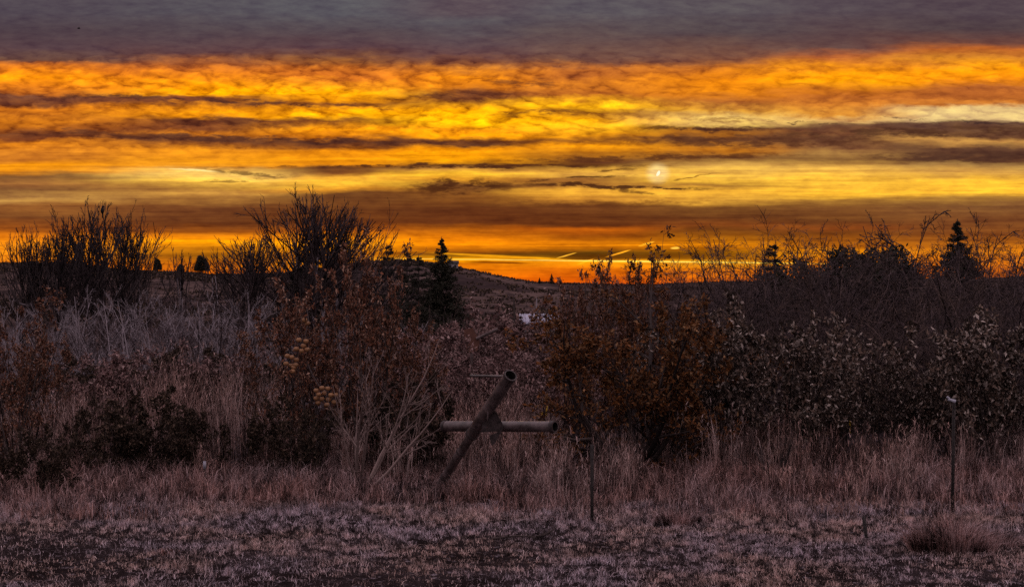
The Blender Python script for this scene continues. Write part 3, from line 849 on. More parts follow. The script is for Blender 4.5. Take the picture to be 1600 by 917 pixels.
# poles and snags in the dip
for px, Y, top, cross, lab in [(838, 140, 466, False, 'bare pale pole standing over the long shed roof'),
                               (853, 145, 474, True, 'dark pole with a crossarm just right of the pale pole')]:
    x = gx(px, Y); z = float(ground_z(x, Y)); h = zpix(top, Y) - z
    po = empty('utility_pole', (x, Y, z)); tag(po, lab, 'pole')
    link('shaft', mesh_of('pole_shaft', rod((0, 0, -0.3), (0.03, 0, h), 0.10, 8, 0.07), 'wood' if cross else 'bark_pale'), po)
    if cross:
        link('crossarm', mesh_of('pole_crossarm', [box(-0.55, 0.55, -0.13, -0.09, h - 0.35, h - 0.25)], 'wood'), po)
for px, Y, top, dx, r, lab in [(807, 90, 462, 0.02, 0.075, 'stout dead snag standing left of the pale roof'),
                               (786, 80, 470, -0.55, 0.06, 'leaning thin dead snag beside the hillside, left of the stout one'),
                               (802, 95, 476, 0.05, 0.04, 'thin dead stick close left of the stout snag')]:
    x = gx(px, Y); z = float(ground_z(x, Y)); h = zpix(top, Y) - z
    sn = empty('dead_snag', (x, Y, z)); tag(sn, lab, 'snag', 'dead snags in the dip')
    P, R = run(np.array([[-dx, 0, -0.2]]), np.array([[dx * 0.3, 0, 1.0]]), np.array([h + 0.2]), 8, 0.0, 0.03, np.array([r]), np.array([r * 0.5]))
    B, BR = sprout(P, R, 7, 0.3, 0.9, 60, 15, 0.10, 3, 0.0, 0.1, 0.4, 0.4, 0.4, 0.012)
    link('trunk', new_mesh('snag_trunk', [(*tubes(P, R, 7), 0)], M['bark_dark'], True), sn)
    tag(link('branches', new_mesh('snag_branches', [(*tubes(B, BR, 4), 0)], M['bark_dark']), sn), kind='stuff')

# ------------------------------------------------------------------ bare trees
gB = 'bare trees against the sunset'
for k, px, Y, top, wd, lab in [
    (upright_tree[0], 158, 58, 320, 1.0, 'tall upright bare tree with a bird perched near its top'),
    (upright_tree[1], 212, 60, 338, 0.75, 'bare tree with slanting stems on the right of the tree with the bird'),
    (upright_tree[1], 92, 56, 350, 0.8, 'bare tree just left of the tall tree with the bird'),
    (upright_tree[0], 38, 57, 358, 0.8, 'bare tree at the far left edge above the ridge'),
    (fan_tree[0], 488, 52, 308, 1.0, 'biggest fan-shaped bare tree with pale stems, left of the russet shoots'),
    (fan_tree[1], 408, 50, 372, 0.95, 'low fan-shaped bare tree at the left flank of the biggest one'),
    (fan_tree[1], 545, 54, 330, 0.75, 'leaning bare tree at the right flank of the biggest fan-shaped one'),
    (sparse_tree[0], 292, 62, 388, 0.8, 'small thin bare tree beside the broad-headed ridge tree'),
    (sparse_tree[1], 345, 64, 392, 0.8, 'smallest thin bare tree between two bigger fan-shaped trees'),
]:
    plant(k, 'bare_tree', px, Y, top, wide=wd, label=lab, cat='tree', group=gB)
gR = 'crooked bare trees on the right'
for k, px, Y, top, wd, lab in [
    (crooked[0], 1128, 43, 392, 0.9, 'twisted bare tree at the left end of the right-hand thicket'),
    (crooked[1], 1168, 43, 378, 0.7, 'taller twisted bare tree left of the small spruce'),
    (crooked[0], 1272, 44, 384, 0.8, 'crooked bare tree just right of the small spruce'),
    (crooked[1], 1325, 44, 384, 0.8, 'crooked bare tree second to the right of the small spruce'),
    (crooked[0], 1382, 44, 372, 0.9, 'crooked bare tree above the dark evergreen hump'),
    (crooked[1], 1440, 44, 350, 0.9, 'tallest crooked bare tree, left of the tall black spruce'),
    (crooked[0], 1542, 44, 374, 0.9, 'crooked bare tree just right of the tall black spruce'),
    (crooked[1], 1592, 44, 378, 0.9, 'crooked bare tree at the far right edge'),
]:
    plant(k, 'crooked_tree', px, Y, top, wide=wd, label=lab, cat='tree', group=gR)

# ------------------------------------------------------------------ thicket on the right, brush elsewhere
gT = 'bare shrubs of the right-hand thicket'
ORD = ['first', 'second', 'third', 'fourth', 'fifth', 'sixth', 'seventh', 'eighth', 'ninth', 'tenth', 'eleventh', 'twelfth']
i = 0
for row, Y, tops in (('rear', 36, [(1085, 455), (1140, 440), (1195, 415), (1250, 402), (1305, 396), (1360, 398), (1415, 402), (1470, 402), (1525, 402), (1580, 404), (1640, 404)]),
                ('middle', 31, [(1115, 470), (1180, 455), (1245, 438), (1310, 430), (1380, 428), (1450, 430), (1520, 436), (1590, 436)]),
                ('front', 27, [(1150, 520), (1225, 505), (1300, 490), (1370, 492), (1445, 488), (1515, 492), (1590, 490)])):
    for j, (px, top) in enumerate(tops):
        plant(thicket[i % 3], 'thicket_shrub', px + rng.uniform(-8, 8), Y + rng.uniform(-1.2, 1.2), top - 12 + rng.uniform(-7, 7), wide=1.12,
              label='tangled leafless shrub, %s from the left in the %s row of the right-hand thicket' % (ORD[j], row), cat='shrub', group=gT)
        i += 1
for k, px, Y, top, wd, lab in [(0, 1300, 41, 398, 1.9, 'dark evergreen hump behind the thicket, left one of two'),
                               (1, 1372, 41, 400, 2.0, 'dark evergreen hump behind the thicket, right one of two')]:
    plant(evergreen, 'evergreen_bush', px, Y, top, wide=wd * 0.6, label=lab, cat='shrub')
gM = 'leafless brush behind the tall grass'
i = 0
for Y, tops, kinds, lab in (
        (44, [(60, 478), (110, 472), (165, 470), (215, 472), (265, 475), (315, 470), (365, 470), (425, 485), (475, 500), (530, 500), (585, 490)], (0, 1), 'pale leafless shrub in the rear row of left brush'),
        (34, [(70, 500), (120, 492), (175, 480), (225, 478), (275, 482), (330, 470), (385, 480)], (0, 1, 0), 'pale leafless shrub in the front row of left brush'),
        (60, [(640, 490), (690, 492), (740, 500), (780, 505), (825, 500), (862, 494)], (2, 1), 'brown leafless shrub at the foot of the hillside'),
        (40, [(1010, 450), (1050, 448), (1090, 440), (1060, 452)], (1, 2), 'leafless shrub between amber tree and thicket')):
    for j, (px, top) in enumerate(sorted(tops)):
        plant(brush[kinds[i % len(kinds)]], 'leafless_shrub', px + rng.uniform(-8, 8), Y + rng.uniform(-1.5, 1.5), top + rng.uniform(-8, 8), wide=1.1, label=lab + ', %s from the left' % ORD[j], cat='shrub', group=gM)
        i += 1
gV = 'mauve shrubs in the middle'
i = 0
for px, Y, top, lab in [
    (672, 33, 505, 'mauve-leaved shrub just right of the russet shoots'),
    (708, 32, 500, 'mauve-leaved shrub left of the rust-brown panel'),
    (752, 35, 524, 'mauve-leaved shrub right behind the rust-brown panel'),
    (795, 33, 512, 'mauve-leaved shrub under the dead snags'),
    (838, 34, 500, 'mauve-leaved shrub in front of the long shed'),
    (735, 27, 552, 'low mauve shrub behind the top of the leaning pipe'),
    (795, 27, 552, 'low mauve shrub between leaning pipe and amber tree'),
    (660, 27, 560, 'low mauve shrub left of the leaning pipe'),
    (850, 28, 556, 'low mauve shrub behind the yellow stake'),
]:
    plant(mauvebush[i % 2], 'mauve_shrub', px, Y, top, wide=1.1, label=lab, cat='shrub', group=gV)
    i += 1
gU = 'dark brush under the grey shrubs'
i = 0
for px, Y, top, lab in [
    (95, 27, 560, 'dark leafy shrub behind the pale grass at far left'),
    (165, 27, 552, 'dark leafy shrub behind the low dark hedge, left one'),
    (235, 27, 556, 'dark leafy shrub behind the low dark hedge, right one'),
    (305, 28, 560, 'dark leafy shrub behind the tall pale grass stand, left one'),
    (365, 28, 556, 'dark leafy shrub behind the tall pale grass stand, right one'),
]:
    plant(mauvebush[i % 2] if i % 2 else darkbush[0], 'dark_shrub', px, Y, top, wide=1.25, label=lab, cat='shrub', group=gU)
    i += 1

# ------------------------------------------------------------------ leafy shrubs of the front row
gS = 'russet-leaved shrubs'
fruit_tree = None
for k, px, Y, top, wd, lab in [
    (1, 432, 22.5, 500, 0.9, 'russet shrub at the left end of the tall russet group'),
    (0, 474, 21.6, 425, 0.75, 'tall russet fruit tree with clusters of tan apples'),
    (1, 522, 22.6, 462, 0.75, 'russet shrub right of the fruit tree, behind the bare sapling'),
    (0, 577, 21.4, 388, 0.6, 'tallest russet shoot with a leafy tip against the sky'),
    (1, 614, 22.4, 474, 0.7, 'russet shrub just right of the tallest russet shoot'),
    (0, 655, 23.0, 525, 0.8, 'russet shrub at the right end of the tall russet group'),
]:
    o = plant(shoots[k], 'russet_shrub', px, Y, top, wide=wd, label=lab, cat='shrub', group=gS)
    if 'fruit tree' in lab and 'right' not in lab:
        fruit_tree = o
        o['category'] = 'tree'; o.name = 'apple_tree'
for k, px, Y, top, wd, lab in [
    (0, 22, 21.0, 470, 0.7, 'tall dark-leaved shrub at the left edge of the view'),
    (1, 62, 22.0, 520, 0.7, 'dark-leaved shrub next to the one at the left edge'),
]:
    plant(shoots[k], 'dark_leaved_shrub', px, Y, top, wide=wd, label=lab, cat='shrub')
for k, px, Y, top, wd, lab in [
    (0, 62, 18.6, 672, 1.0, 'small dark bush in front of the pale grass at far left'),
    (1, 175, 20.6, 628, 1.0, 'low dark bush at the left end of the dark hedge'),
    (0, 232, 20.9, 618, 1.0, 'low dark bush in the middle of the dark hedge'),
    (1, 290, 20.6, 645, 0.9, 'low dark bush at the right end of the dark hedge'),
    (0, 455, 20.4, 628, 0.9, 'low dark bush beneath the apple clusters'),
    (1, 640, 20.8, 600, 0.9, 'low dark bush right of the bare sapling'),
]:
    plant(darkbush[k], 'dark_bush', px, Y, top, wide=wd, label=lab, cat='shrub', group='low dark bushes')
plant(sapling, 'bare_sapling', 562, 19.3, 545, wide=1.05, label='bare pale sapling with V-shaped branches in front of russet shrubs', cat='sapling')
am = plant(amber, 'amber_tree', 985, 21.5, 430, rot=4.0, wide=1.0, label='amber-leaved spreading apple tree right of the pipe cross', cat='tree')
for k, px, top, lab in [(0, 893, 426, 'leafy shoots at the left top of the amber tree, against the sky'), (1, 925, 432, 'second leafy shoots behind the amber tree top'),
                        (0, 976, 416, 'tallest leafy shoots behind the amber tree top'), (1, 1008, 421, 'rightmost leafy shoots behind the amber tree top')]:
    plant(shoots[k], 'leafy_shoot', px, 23.2, top, wide=0.42, label=lab, cat='shrub', group='leafy shoots behind the amber tree')
gW = 'withered leafy saplings on the right'
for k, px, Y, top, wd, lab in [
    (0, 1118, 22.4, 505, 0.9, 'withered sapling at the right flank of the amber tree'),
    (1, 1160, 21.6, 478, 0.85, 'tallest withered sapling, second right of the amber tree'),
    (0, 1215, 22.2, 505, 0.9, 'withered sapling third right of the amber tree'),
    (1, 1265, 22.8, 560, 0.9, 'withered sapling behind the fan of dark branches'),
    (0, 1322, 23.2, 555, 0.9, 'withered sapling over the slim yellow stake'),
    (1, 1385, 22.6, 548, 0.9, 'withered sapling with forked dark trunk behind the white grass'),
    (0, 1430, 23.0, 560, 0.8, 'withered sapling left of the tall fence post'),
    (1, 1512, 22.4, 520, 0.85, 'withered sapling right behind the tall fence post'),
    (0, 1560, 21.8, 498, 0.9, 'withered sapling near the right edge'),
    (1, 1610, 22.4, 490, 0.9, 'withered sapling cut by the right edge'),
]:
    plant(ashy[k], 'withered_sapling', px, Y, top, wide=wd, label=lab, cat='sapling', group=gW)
plant(fanbush, 'fan_shrub', 1210, 19.6, 672, wide=1.0, label='low fan of dark bare branches in front of the withered saplings', cat='shrub')

# apples on the fruit tree
ico = None
def apple_mesh():
    n, k = 10, 7
    th = np.arange(n) * 2 * np.pi / n
    ph = np.linspace(0.02, math.pi - 0.02, k)
    r = np.sin(ph) * (1 + 0.08 * np.cos(ph)); z = np.cos(ph) * 0.88 - 0.16 * np.exp(-(ph / 0.5) ** 2)
    V = np.stack([r[:, None] * np.cos(th), r[:, None] * np.sin(th), np.broadcast_to(z[:, None], (k, n))], -1).reshape(-1, 3) * 0.042
    i = np.arange(k - 1)[:, None] * n + np.arange(n)[None]; j = np.arange(k - 1)[:, None] * n + (np.arange(n)[None] + 1) % n
    return new_mesh('apple', [(V, np.stack([i, i + n, j + n, j], -1).reshape(-1, 4), 0)], M['apple'], True)


am_ = apple_mesh()
bpy.context.view_layer.update()
inv = fruit_tree.matrix_world.inverted()
spots = [(467, 531), (478, 533), (474, 540), (463, 545), (471, 548), (480, 546), (449, 556), (456, 558), (463, 562), (447, 568), (455, 571), (462, 570), (447, 583), (457, 580), (459, 574), (476, 500), (480, 505),
         (494, 610), (503, 606), (512, 607), (498, 616), (507, 614), (517, 617), (494, 622), (503, 623), (513, 624), (522, 628), (497, 629), (511, 632), (525, 617)]
Ya = 20.9
bsegs = []
for i, (px, py) in enumerate(spots):
    Y = Ya + rng.uniform(-0.06, 0.06)
    p = inv @ Vector((gx(px, Y), Y, zpix(py, Y)))
    a = link('apple', am_, fruit_tree, p)
    s = fruit_tree.scale
    a.scale = (1 / s[0], 1 / s[1], 1 / s[2])
ti = fruit_tree.matrix_world
# the two laden boughs that carry them
zb = ti.translation.z
P = []
for pts in ([(478, 470, 21.55), (482, 500, 21.2), (476, 530, 20.95), (464, 552, 20.95), (452, 580, 20.95)], [(477, 560, 21.6), (488, 585, 21.3), (500, 605, 21.0), (510, 616, 20.98), (520, 630, 20.98)]):
    P.append([list(inv @ Vector((gx(a, b), b, zpix(c, b)))) for a, c, b in pts])
P = np.array(P); R = np.tile(np.linspace(0.016, 0.006, 5), (2, 1))
link('bough', new_mesh('bough', [(*tubes(P, R, 5), 0)], M['bark_dark'], True), fruit_tree)

# bird in the tall tree, and one in flight
def bird_mesh(name, geo):
    return new_mesh(name, geo, M['feather'], True)


def egg(c, r, n=10, k=8):
    th = np.arange(n) * 2 * np.pi / n; ph = np.linspace(0.05, math.pi - 0.05, k)
    V = np.stack([np.sin(ph)[:, None] * np.cos(th) * r[0], np.sin(ph)[:, None] * np.sin(th) * r[1], np.broadcast_to(np.cos(ph)[:, None] * r[2], (k, n))], -1).reshape(-1, 3) + np.array(c)
    i = np.arange(k - 1)[:, None] * n + np.arange(n)[None]; j = np.arange(k - 1)[:, None] * n + (np.arange(n)[None] + 1) % n
    return V, np.stack([i, i + n, j + n, j], -1).reshape(-1, 4)


Yb = 58.0
bd = empty('perched_bird', (gx(160, Yb), Yb, zpix(333, Yb)))
tag(bd, 'black bird perched near the top of the tall upright tree', 'bird')
link('body', bird_mesh('bird_body', [(*egg((0, 0, 0.10), (0.075, 0.09, 0.14)), 0), (*egg((0.02, 0, 0.26), (0.05, 0.05, 0.055)), 0)] + [(v, f, 0) for v, f in rod((0.05, 0, 0.26), (0.12, 0, 0.25), 0.015, 5, 0.002)]), bd)
link('tail', bird_mesh('bird_tail', [(*box(-0.03, 0.03, 0.03, 0.06, -0.2, 0.02), 0)]), bd)
Yb = 130.0
bd = empty('flying_bird', (gx(123, Yb), Yb, zpix(45, Yb)), 0.6)
tag(bd, 'tiny dark bird flying in the grey cloud at upper left', 'bird')
link('body', bird_mesh('fly_body', [(*egg((0, 0, 0), (0.16, 0.05, 0.05)), 0)]), bd)
for s in (-1, 1):
    link('wing', bird_mesh('fly_wing', [(np.array([(0.07, 0, 0.02), (-0.05, 0, 0.02), (-0.05, 0.16 * s, 0.09), (0.04, 0.16 * s, 0.09), (-0.06, 0.30 * s, 0.06)]), np.array([(0, 1, 2), (0, 2, 3), (3, 2, 4)]), 0)]), bd)

# the moon
Ym = 90000.0
V_, F_ = egg((0, 0, 0), (125, 125, 190), 24, 16)
V_[:, 0] -= np.where(V_[:, 0] < 0, V_[:, 0] * 0.45, 0)
mo = link('moon', new_mesh('moon', [(V_, F_, 0)], M['moon'], True), None, (gx(1028, Ym), Ym, zpix(271, Ym)))
mo.rotation_euler = (0, math.radians(28), 0)
tag(mo, 'small bright moon low in the pale yellow gap between clouds', 'moon')

# ------------------------------------------------------------------ steel pipe cross
def hollow(p, q, r, sides=28, wall=0.010):
    """a pipe, open at both ends: outer skin, inner skin, end rings"""
    p = np.array(p, float); q = np.array(q, float)
    t = np.linspace(0, 1, 9)[:, None]
    P = (p * (1 - t) + q * t)[None]
    Vo, Fo = tubes(P, np.full((1, 9), r), sides)
    Vi, Fi = tubes(P, np.full((1, 9), r - wall), sides)
    n = len(Vo)
    V = np.concatenate([Vo, Vi])
    i = np.arange(sides); j = (i + 1) % sides
    e = 8 * sides
    ends = np.concatenate([np.stack([i, n + i, n + j, j], 1), np.stack([e + j, n + e + j, n + e + i, e + i], 1)])
    return [(V, Fo, 0), (V, Fi[:, ::-1] + n, 1), (V, ends, 0)]


def wp(px, py, Y):
    return np.array([gx(px, Y), Y, zpix(py, Y)])


Bp = wp(676, 772, 18.85); Tp = wp(798, 586, 17.05)
origin = np.array([Bp[0], Bp[1], float(ground_z(Bp[0], Bp[1]))])
pc = empty('pipe_cross', tuple(origin))
tag(pc, 'leaning cross of rusty steel pipes half sunk in tall dry grass', 'pipe frame')
lo_ = lambda v: np.array(v) - origin
ax = Tp - Bp
J = Bp + ax * 0.53
link('leaning_pipe', new_mesh('leaning_pipe', hollow(lo_(J), lo_(Tp), 0.078), [M['rust'], M['bore']], True), pc)
link('lower_pipe', new_mesh('lower_pipe', hollow(lo_(Bp - ax * 0.06 + np.array([0.02, 0, 0])), lo_(J + ax * 0.05), 0.058), [M['rust'], M['bore']], True), pc)
A_ = wp(692, 667, 18.35); B_ = wp(868, 668, 17.25)
off = np.array([0, 0.13, 0])
link('cross_pipe', new_mesh('cross_pipe', hollow(lo_(A_ + off), lo_(B_ + off), 0.068), [M['rust'], M['bore']], True), pc)


def plate(name, pts, th=(0, 0.012, 0)):
    n = len(pts)
    V = np.concatenate([np.array([lo_(p) for p in pts]), np.array([lo_(p) + np.array(th) for p in pts])])
    i = np.arange(n); j = (i + 1) % n
    me = new_mesh(name, [(V, np.array([i]), 0), (V, np.array([i[::-1] + n]), 0), (V, np.stack([j, i, i + n, j + n], 1), 0)], M['rust_plate'])
    return link(name, me, pc)


plate('gusset_plate', [wp(770, 640, 17.5), wp(776, 644, 17.48), wp(788, 667, 17.46), wp(781, 674, 17.5), wp(752, 675, 17.62), wp(757, 640, 17.58)])
plate('gusset_plate', [wp(781, 674, 17.49), wp(787, 668, 17.46), wp(773, 693, 17.56), wp(768, 696, 17.6), wp(764, 680, 17.6)])
link('strap', mesh_of('strap', rod(lo_(wp(763, 628, 17.42)), lo_(wp(761, 672, 17.5)), 0.010, 6), 'rust'), pc)
link('thin_rod', mesh_of('thin_rod', rod(lo_(wp(735, 587, 17.5)), lo_(wp(794, 588, 17.16)), 0.017, 7), 'rust'), pc)
for f_ in (0.30, 0.72):
    c = Bp + ax * 0.53 * f_ + np.array([0.02 * (1 - f_), 0, 0])
    d = ax / np.linalg.norm(ax)
    link('collar', new_mesh('collar', hollow(lo_(c - d * 0.012), lo_(c + d * 0.012), 0.066, 20, 0.009), [M['rust_plate'], M['bore']], True), pc)

d = ax / np.linalg.norm(ax)
for c, dd_, rr_, wd_ in ((J, d, 0.086, 0.016), (J + ax * 0.055, d, 0.084, 0.008), (Tp - d * 0.02, d, 0.084, 0.02), (B_ + off + norm(A_ - B_) * 0.03, norm(B_ - A_), 0.076, 0.025), (A_ + off + norm(B_ - A_) * 0.03, norm(B_ - A_), 0.074, 0.02)):
    link('weld_ring', new_mesh('weld_ring', hollow(lo_(c - dd_ * wd_), lo_(c + dd_ * wd_), rr_, 24, 0.012), [M['rust_plate'], M['bore']], True), pc)

# ------------------------------------------------------------------ posts, stakes, panel
def tpost(px, Y, top, dx, lab, cap=False, name='fence_post'):
    x = gx(px, Y); z = float(ground_z(x, Y)); h = zpix(top, Y) - z
    o = empty(name, (x, Y, z)); tag(o, lab, 'post')
    w = 0.020
    for nm, b in (('flange', box(-w, w, -0.003, 0.003, -0.3, h)), ('web', box(-0.0035, 0.0035, -0.031, -0.0031, -0.3, h - 0.002))):
        v, f = b
        v = v.copy(); v[:, 0] += dx * v[:, 2] / h
        link(nm, new_mesh('post_' + nm, [(v, f, 0)], M['post']), o)
    stud = new_mesh('stud', [(*box(-0.008, 0.008, -0.042, -0.032, -0.006, 0.006), 0)], M['post'])
    for i in range(int(h / 0.11)):
        zz = 0.08 + i * 0.11
        link('stud', stud, o, (dx * zz / h, 0, zz))
    if cap:
        link('insulator', mesh_of('insulator', rod((dx - 0.085, -0.05, h - 0.01), (dx + 0.0, -0.05, h - 0.035), 0.016, 10, 0.022) + rod((dx - 0.10, -0.05, h + 0.02), (dx - 0.07, -0.05, h + 0.0), 0.012, 8, 0.013), 'white'), o)
    return o


tpost(1488, 16.7, 622, 0.02, 'tall dark steel fence post with white insulator on the right', True)
tpost(925, 16.5, 694, 0.0, 'shorter dark steel fence post in the grass right of the pipe cross')
tpost(1354, 15.2, 806, -0.03, 'short thin dark post in the grass, left of the big grass tussock')


def stake(px, Y, top, tagtop, tagbot, col, lab, w=0.02, r=0.008):
    x = gx(px, Y); z = float(ground_z(x, Y)); h = zpix(top, Y) - z
    o = empty('marker_stake', (x, Y, z)); tag(o, lab, 'stake')
    link('shaft', mesh_of('stake_shaft', rod((0.02, 0, -0.15), (0, 0, h), r, 7), 'wood'), o)
    a, b = zpix(tagbot, Y) - z, zpix(tagtop, Y) - z
    link('marker', new_mesh('stake_marker', [(*box(-w, w, -r - 0.012, -r - 0.001, a, b), 0)], M[col]), o)
    return o


stake(320, 19.4, 712, 720, 732, 'white', 'thin stake with white tag at the edge of the dark hedge')
stake(854, 24.0, 630, 634, 650, 'yellow', 'stake with yellow marker just above the right pipe end', 0.016)
stake(847, 24.3, 638, 643, 650, 'yellow', 'smaller yellow stake close left of the one above the pipe end', 0.010)
stake(1328, 23.0, 652, 657, 677, 'yellow', 'slim yellow stake among the withered saplings on the right', 0.013)

Yp = 30.0
x = gx(737, Yp); z = float(ground_z(x, Yp))
pn = empty('rust_panel', (x, Yp, z)); tag(pn, 'rust-brown metal panel on a post with a slanting pole, above the brush', 'panel')
c0 = zpix(552, Yp) - z; c1 = zpix(512, Yp) - z
Vp = np.array([(-0.17, -0.02, c1 - 0.05), (0.02, -0.02, c1), (0.17, -0.02, c1 - 0.30), (0.12, -0.02, c0 + 0.06), (-0.12, -0.02, c0)])
n_ = len(Vp); i_ = np.arange(n_); j_ = (i_ + 1) % n_
V2 = np.concatenate([Vp, Vp + np.array([0, 0.015, 0])])
link('plate', new_mesh('panel_plate', [(V2, np.array([i_]), 0), (V2, np.array([i_[::-1] + n_]), 0), (V2, np.stack([j_, i_, i_ + n_, j_ + n_], 1), 0)], M['panel']), pn)
link('post', mesh_of('panel_post', rod((0, 0.03, -0.2), (0, 0.03, c1 - 0.3), 0.03, 8), 'wood'), pn)
zz = zpix(529, Yp) - z
link('slanting_pole', mesh_of('slanting_pole', rod((0.10, -0.05, zz), (gx(778, Yp) - x, -0.05, zpix(514, Yp) - z), 0.035, 8), 'wood'), pn)

# ------------------------------------------------------------------ grass
def patch_noise(x, y, s=1.0):
    return bumps(x * 0.55 * s + 3.1, y * 0.55 * s + 1.7)


def in_view(n, y0, y1, pad=0.5):
    y = np.sqrt(rng.uniform(y0 * y0, y1 * y1, n))
    x = rng.uniform(-1, 1, n) * (y * 0.372 + pad)
    return x, y


def on_ground(x, y, dz=-0.01):
    return np.stack([x, y, ground_z(x, y) + dz], 1)


def tufted(n, y0, y1, per, sd):
    """blades gathered in small tufts"""
    tx, ty = in_view(n // per, y0, y1)
    x = np.repeat(tx, per) + rng.normal(0, sd, n // per * per)
    y = np.repeat(ty, per) + rng.normal(0, sd, n // per * per)
    return x, y, np.repeat(rng.uniform(0.35, 1.5, n // per), per)


x, y, s = tufted(300000, 12.2, 17.6, 24, 0.026)
pn_ = 0.6 * patch_noise(x, y) + 0.8 * bumps(x * 0.5 + 2, y * 2.6)     # thin in long streaks
bare_left = sstep(0.0, 1.0, (14.6 - y) * 0.55 - (x + 1.2) * 0.28)          # worn bare track at lower left
keep = rng.uniform(0, 1, len(x)) < np.clip(0.78 + 0.50 * pn_ - 0.55 * bare_left, 0.16, 1)
x, y, s, pk = x[keep], y[keep], s[keep], pn_[keep]
h = rng.uniform(0.02, 0.065, len(x)) * s * (1 + 0.35 * pk + 0.7 * sstep(15.2, 17.4, y))
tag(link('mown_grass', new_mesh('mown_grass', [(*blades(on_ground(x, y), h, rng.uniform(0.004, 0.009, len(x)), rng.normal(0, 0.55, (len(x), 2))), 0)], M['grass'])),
    'short frosted dry grass in the foreground', None, None, 'stuff')
x, y, s = tufted(110000, 16.4, 21.5, 26, 0.055)
pn_ = patch_noise(x, y, 1.6)
edge = sstep(16.2, 18.2, y + 0.5 * np.sin(x * 0.9) + 0.3 * np.sin(x * 2.3 + 1))
keep = rng.uniform(0, 1, len(x)) < np.clip(edge * (0.8 + 0.4 * pn_), 0, 1)
x, y, s, pk, ed = x[keep], y[keep], s[keep], pn_[keep], edge[keep]
h = rng.uniform(0.08, 0.26, len(x)) * s * (0.55 + 0.6 * ed) * (1 + 0.4 * pk)
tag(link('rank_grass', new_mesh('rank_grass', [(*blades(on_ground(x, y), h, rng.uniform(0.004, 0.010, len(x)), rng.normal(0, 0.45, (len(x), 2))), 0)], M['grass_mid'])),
    'rank reddish grass along the foot of the shrubs', None, None, 'stuff')


def tall_stand(name, lab, boxes, hmul=1.0, dens=230):
    """boxes: px0, px1, Y0, Y1, height"""
    xs_, ys_, hs_ = [], [], []
    for p0, p1, y0, y1, hh in boxes:
        ym = (y0 + y1) / 2
        area = (p1 - p0) / FPX * ym * (y1 - y0)
        n = int(area * dens)
        nc_ = max(3, n // 36)                                # clumps with dark gaps between
        ci = rng.integers(0, nc_, n)
        yy = rng.uniform(y0, y1, nc_)[ci] + rng.normal(0, 0.07, n)
        pp = rng.uniform(p0, p1, nc_)[ci]
        hh = hh * rng.uniform(0.6, 1.15, nc_)[ci]
        edge_ = np.minimum(1, np.minimum(pp - p0, p1 - pp) / 22.0)
        xs_.append(gx(pp, yy)); ys_.append(yy); hs_.append(hh * rng.uniform(0.45, 1.08, n) * (0.6 + 0.4 * edge_))
    x, y, h = np.concatenate(xs_), np.concatenate(ys_), np.concatenate(hs_)
    x = x + rng.normal(0, 0.07, len(x))
    h = h * hmul * (1 + 0.18 * patch_noise(x, y, 2.5))
    base = on_ground(x, y)
    lean = rng.normal(0, 0.20, (len(x), 2))
    g1 = blades(base, h, rng.uniform(0.004, 0.009, len(x)), lean)
    # seed heads: a few short bristles near the tips of a third of the stalks
    k = rng.uniform(0, 1, len(x)) < 0.35
    ln = np.concatenate([lean[k], np.zeros((k.sum(), 1))], 1) * h[k][:, None]
    tip = base[k] + UP * (h[k] * (1 - 0.25 * np.minimum(1, np.abs(lean[k]).sum(1))))[:, None] + ln
    tb = np.repeat(tip, 4, 0) - UP * rng.uniform(0, 0.12, (k.sum() * 4, 1))
    g2 = blades(tb, rng.uniform(0.04, 0.09, len(tb)), rng.uniform(0.006, 0.012, len(tb)), rng.normal(0, 0.6, (len(tb), 2)))
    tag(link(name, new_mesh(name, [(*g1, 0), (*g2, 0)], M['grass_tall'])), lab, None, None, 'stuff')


tall_stand('tall_grass', 'tall pale dry grass standing between and behind the shrubs', [
    (-20, 140, 21.5, 25, 1.35), (130, 240, 22.5, 25.5, 1.4), (225, 450, 21.8, 26, 1.75), (315, 450, 20.6, 22.2, 1.5), (30, 130, 20.4, 22, 1.2), (440, 560, 20.6, 24, 1.0),
    (560, 700, 20.0, 24, 0.95), (660, 860, 19.4, 24, 0.9), (700, 870, 22, 27, 1.15), (850, 1000, 18.4, 21, 0.80), (990, 1150, 20.0, 23, 1.0),
    (1110, 1330, 20.2, 23.5, 0.95), (1320, 1480, 19.8, 23, 0.7), (1470, 1620, 20.5, 23.5, 0.75), (-20, 330, 20.2, 21.6, 0.55), (640, 780, 18.0, 18.7, 0.28)])
tall_stand('feathery_grass', 'pale feathery grass clumps on the right and beside the pipes', [
    (1330, 1445, 18.0, 19.8, 0.55), (1180, 1290, 18.3, 19.6, 0.5), (790, 930, 17.6, 18.8, 0.58), (1240, 1420, 16.6, 17.6, 0.22), (1440, 1475, 16.2, 16.8, 0.5)], 1.0, 330)


def tussock(px, Y, hgt, rad, n, lab, name='grass_tussock', m='grass_mid'):
    x0 = gx(px, Y); z0 = float(ground_z(x0, Y))
    a = rng.uniform(0, 2 * np.pi, n); r = rad * 0.45 * np.sqrt(rng.uniform(0, 1, n))
    b = np.stack([np.cos(a) * r, np.sin(a) * r * 0.7, np.full(n, -0.02)], 1)
    b[:, 2] += ground_z(b[:, 0] + x0, b[:, 1] + Y) - z0
    h = hgt * rng.uniform(0.5, 1.1, n) * (1.1 - 0.55 * r / (rad * 0.45))
    ln = np.stack([np.cos(a), np.sin(a)], 1) * (rng.uniform(0.1, 1.1, n) * (0.2 + r / (rad * 0.45)))[:, None] + rng.normal(0, 0.15, (n, 2))
    o = empty(name, (x0, Y, z0)); tag(o, lab, 'grass tussock')
    tag(link('blades', new_mesh('tussock_blades', [(*blades(b, h, rng.uniform(0.004, 0.009, n), ln), 0)], M[m]), o), kind='stuff')


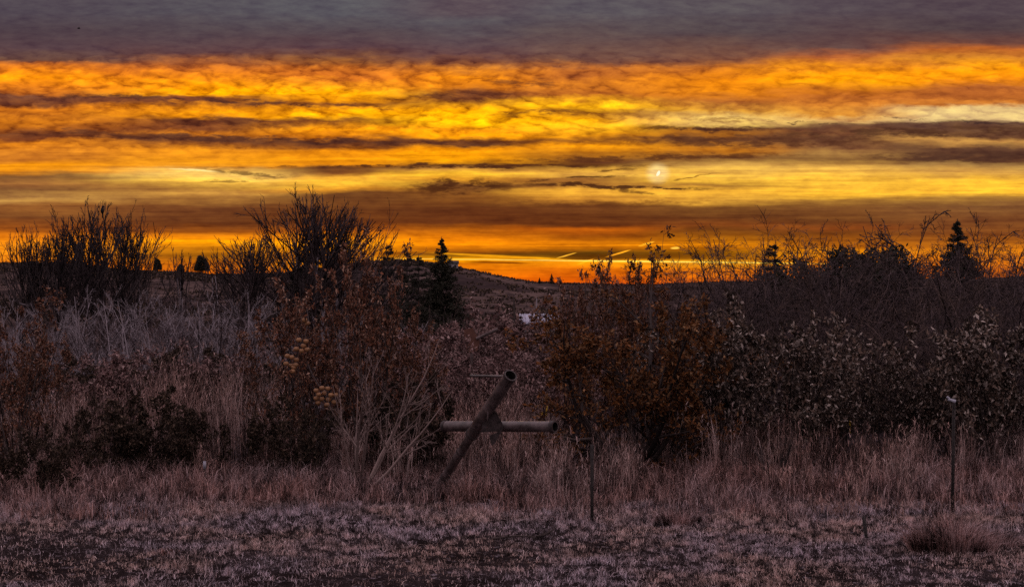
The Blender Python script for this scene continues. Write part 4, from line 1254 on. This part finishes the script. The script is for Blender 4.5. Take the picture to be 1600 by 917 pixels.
tussock(1488, 14.5, 0.50, 0.95, 2600, 'big dark grass tussock at the foot of the tall fence post')
tussock(1550, 14.9, 0.24, 0.7, 900, 'smaller grass tussock right of the big one')
tussock(1060, 16.2, 0.28, 0.6, 900, 'low grass tussock right of the shorter fence post')
tussock(260, 14.3, 0.10, 0.35, 350, 'small dark tuft on the worn ground at lower left')

# fallen twigs on the turf
for px, Y, L, rz, lab in [(545, 16.3, 0.5, 0.5, 'dark fallen branch on the grass left of the pipe cross'), (800, 15.1, 0.45, 0.15, 'dark fallen branch on the mown grass below the pipe cross'),
                          (850, 15.2, 0.35, 0.4, 'smaller dark fallen branch just right of the other below the pipes')]:
    x0 = gx(px, Y); z0 = float(ground_z(x0, Y)) + 0.02
    o = empty('fallen_branch', (x0, Y, z0), rz); tag(o, lab, 'branch', 'fallen branches on the turf')
    P, R = run(np.array([[-L / 2, 0, 0.0]]), np.array([[1.0, 0, 0.05]]), np.array([L]), 6, 0.0, 0.12, np.array([0.016]), np.array([0.006]))
    B, BR = sprout(P, R, 7, 0.1, 0.95, 50, 15, 0.4, 4, 0.05, 0.15, 0.6, 0.4, 0.4, 0.003)
    link('stick', new_mesh('fallen_stick', [(*tubes(P, R, 6), 0)], M['bark_dark'], True), o)
    tag(link('twigs', new_mesh('fallen_twigs', [(*tubes(B, BR, 4), 0), (*leaves(B, 6, 0.05), 0)], M['bark_dark']), o), kind='stuff')

# low scrub on the hill and along its crest
n = 16000
a = rng.uniform(-0.42, 0.42, n)
yy = rng.uniform(320, 815, n)
xx = a * yy
cl = np.sin(xx * 0.045 + 1.3 * np.sin(yy * 0.021)) * np.sin(yy * 0.033 + np.sin(xx * 0.03)) + 0.6 * np.sin(xx * 0.11 + yy * 0.07)
k = rng.uniform(-0.6, 1.6, n) < cl
xx, yy = xx[k], yy[k]
hh = rng.uniform(0.4, 1.4, len(xx))
na, nb_ = 1800, 2600
ac = rng.uniform(-0.42, 0.42, na); yc = rng.uniform(800, 835, na)
al = rng.uniform(-0.42, -0.035, nb_); yl = rng.uniform(690, 835, nb_)          # a darker belt of brush under the left crest
xx = np.concatenate([xx, ac * yc, al * yl]); yy = np.concatenate([yy, yc, yl]); hh = np.concatenate([hh, rng.uniform(0.4, 1.7, na), rng.uniform(0.5, 1.9, nb_)])
n = len(xx)
b = on_ground(xx, yy, -0.1)
rep = 6
bb = np.repeat(b, rep, 0) + np.concatenate([rng.normal(0, 1.0, (n * rep, 2)), rng.uniform(0, 0.2, (n * rep, 1))], 1)
g = blades(bb, np.repeat(hh, rep) * rng.uniform(0.5, 1.1, n * rep), rng.uniform(0.5, 1.1, n * rep), rng.normal(0, 0.3, (n * rep, 2)))
tag(link('hillside_scrub', new_mesh('hillside_scrub', [(*g, 0)], M['leaf_dark'])), 'dark low scrub scattered over the far hillside', None, None, 'stuff')
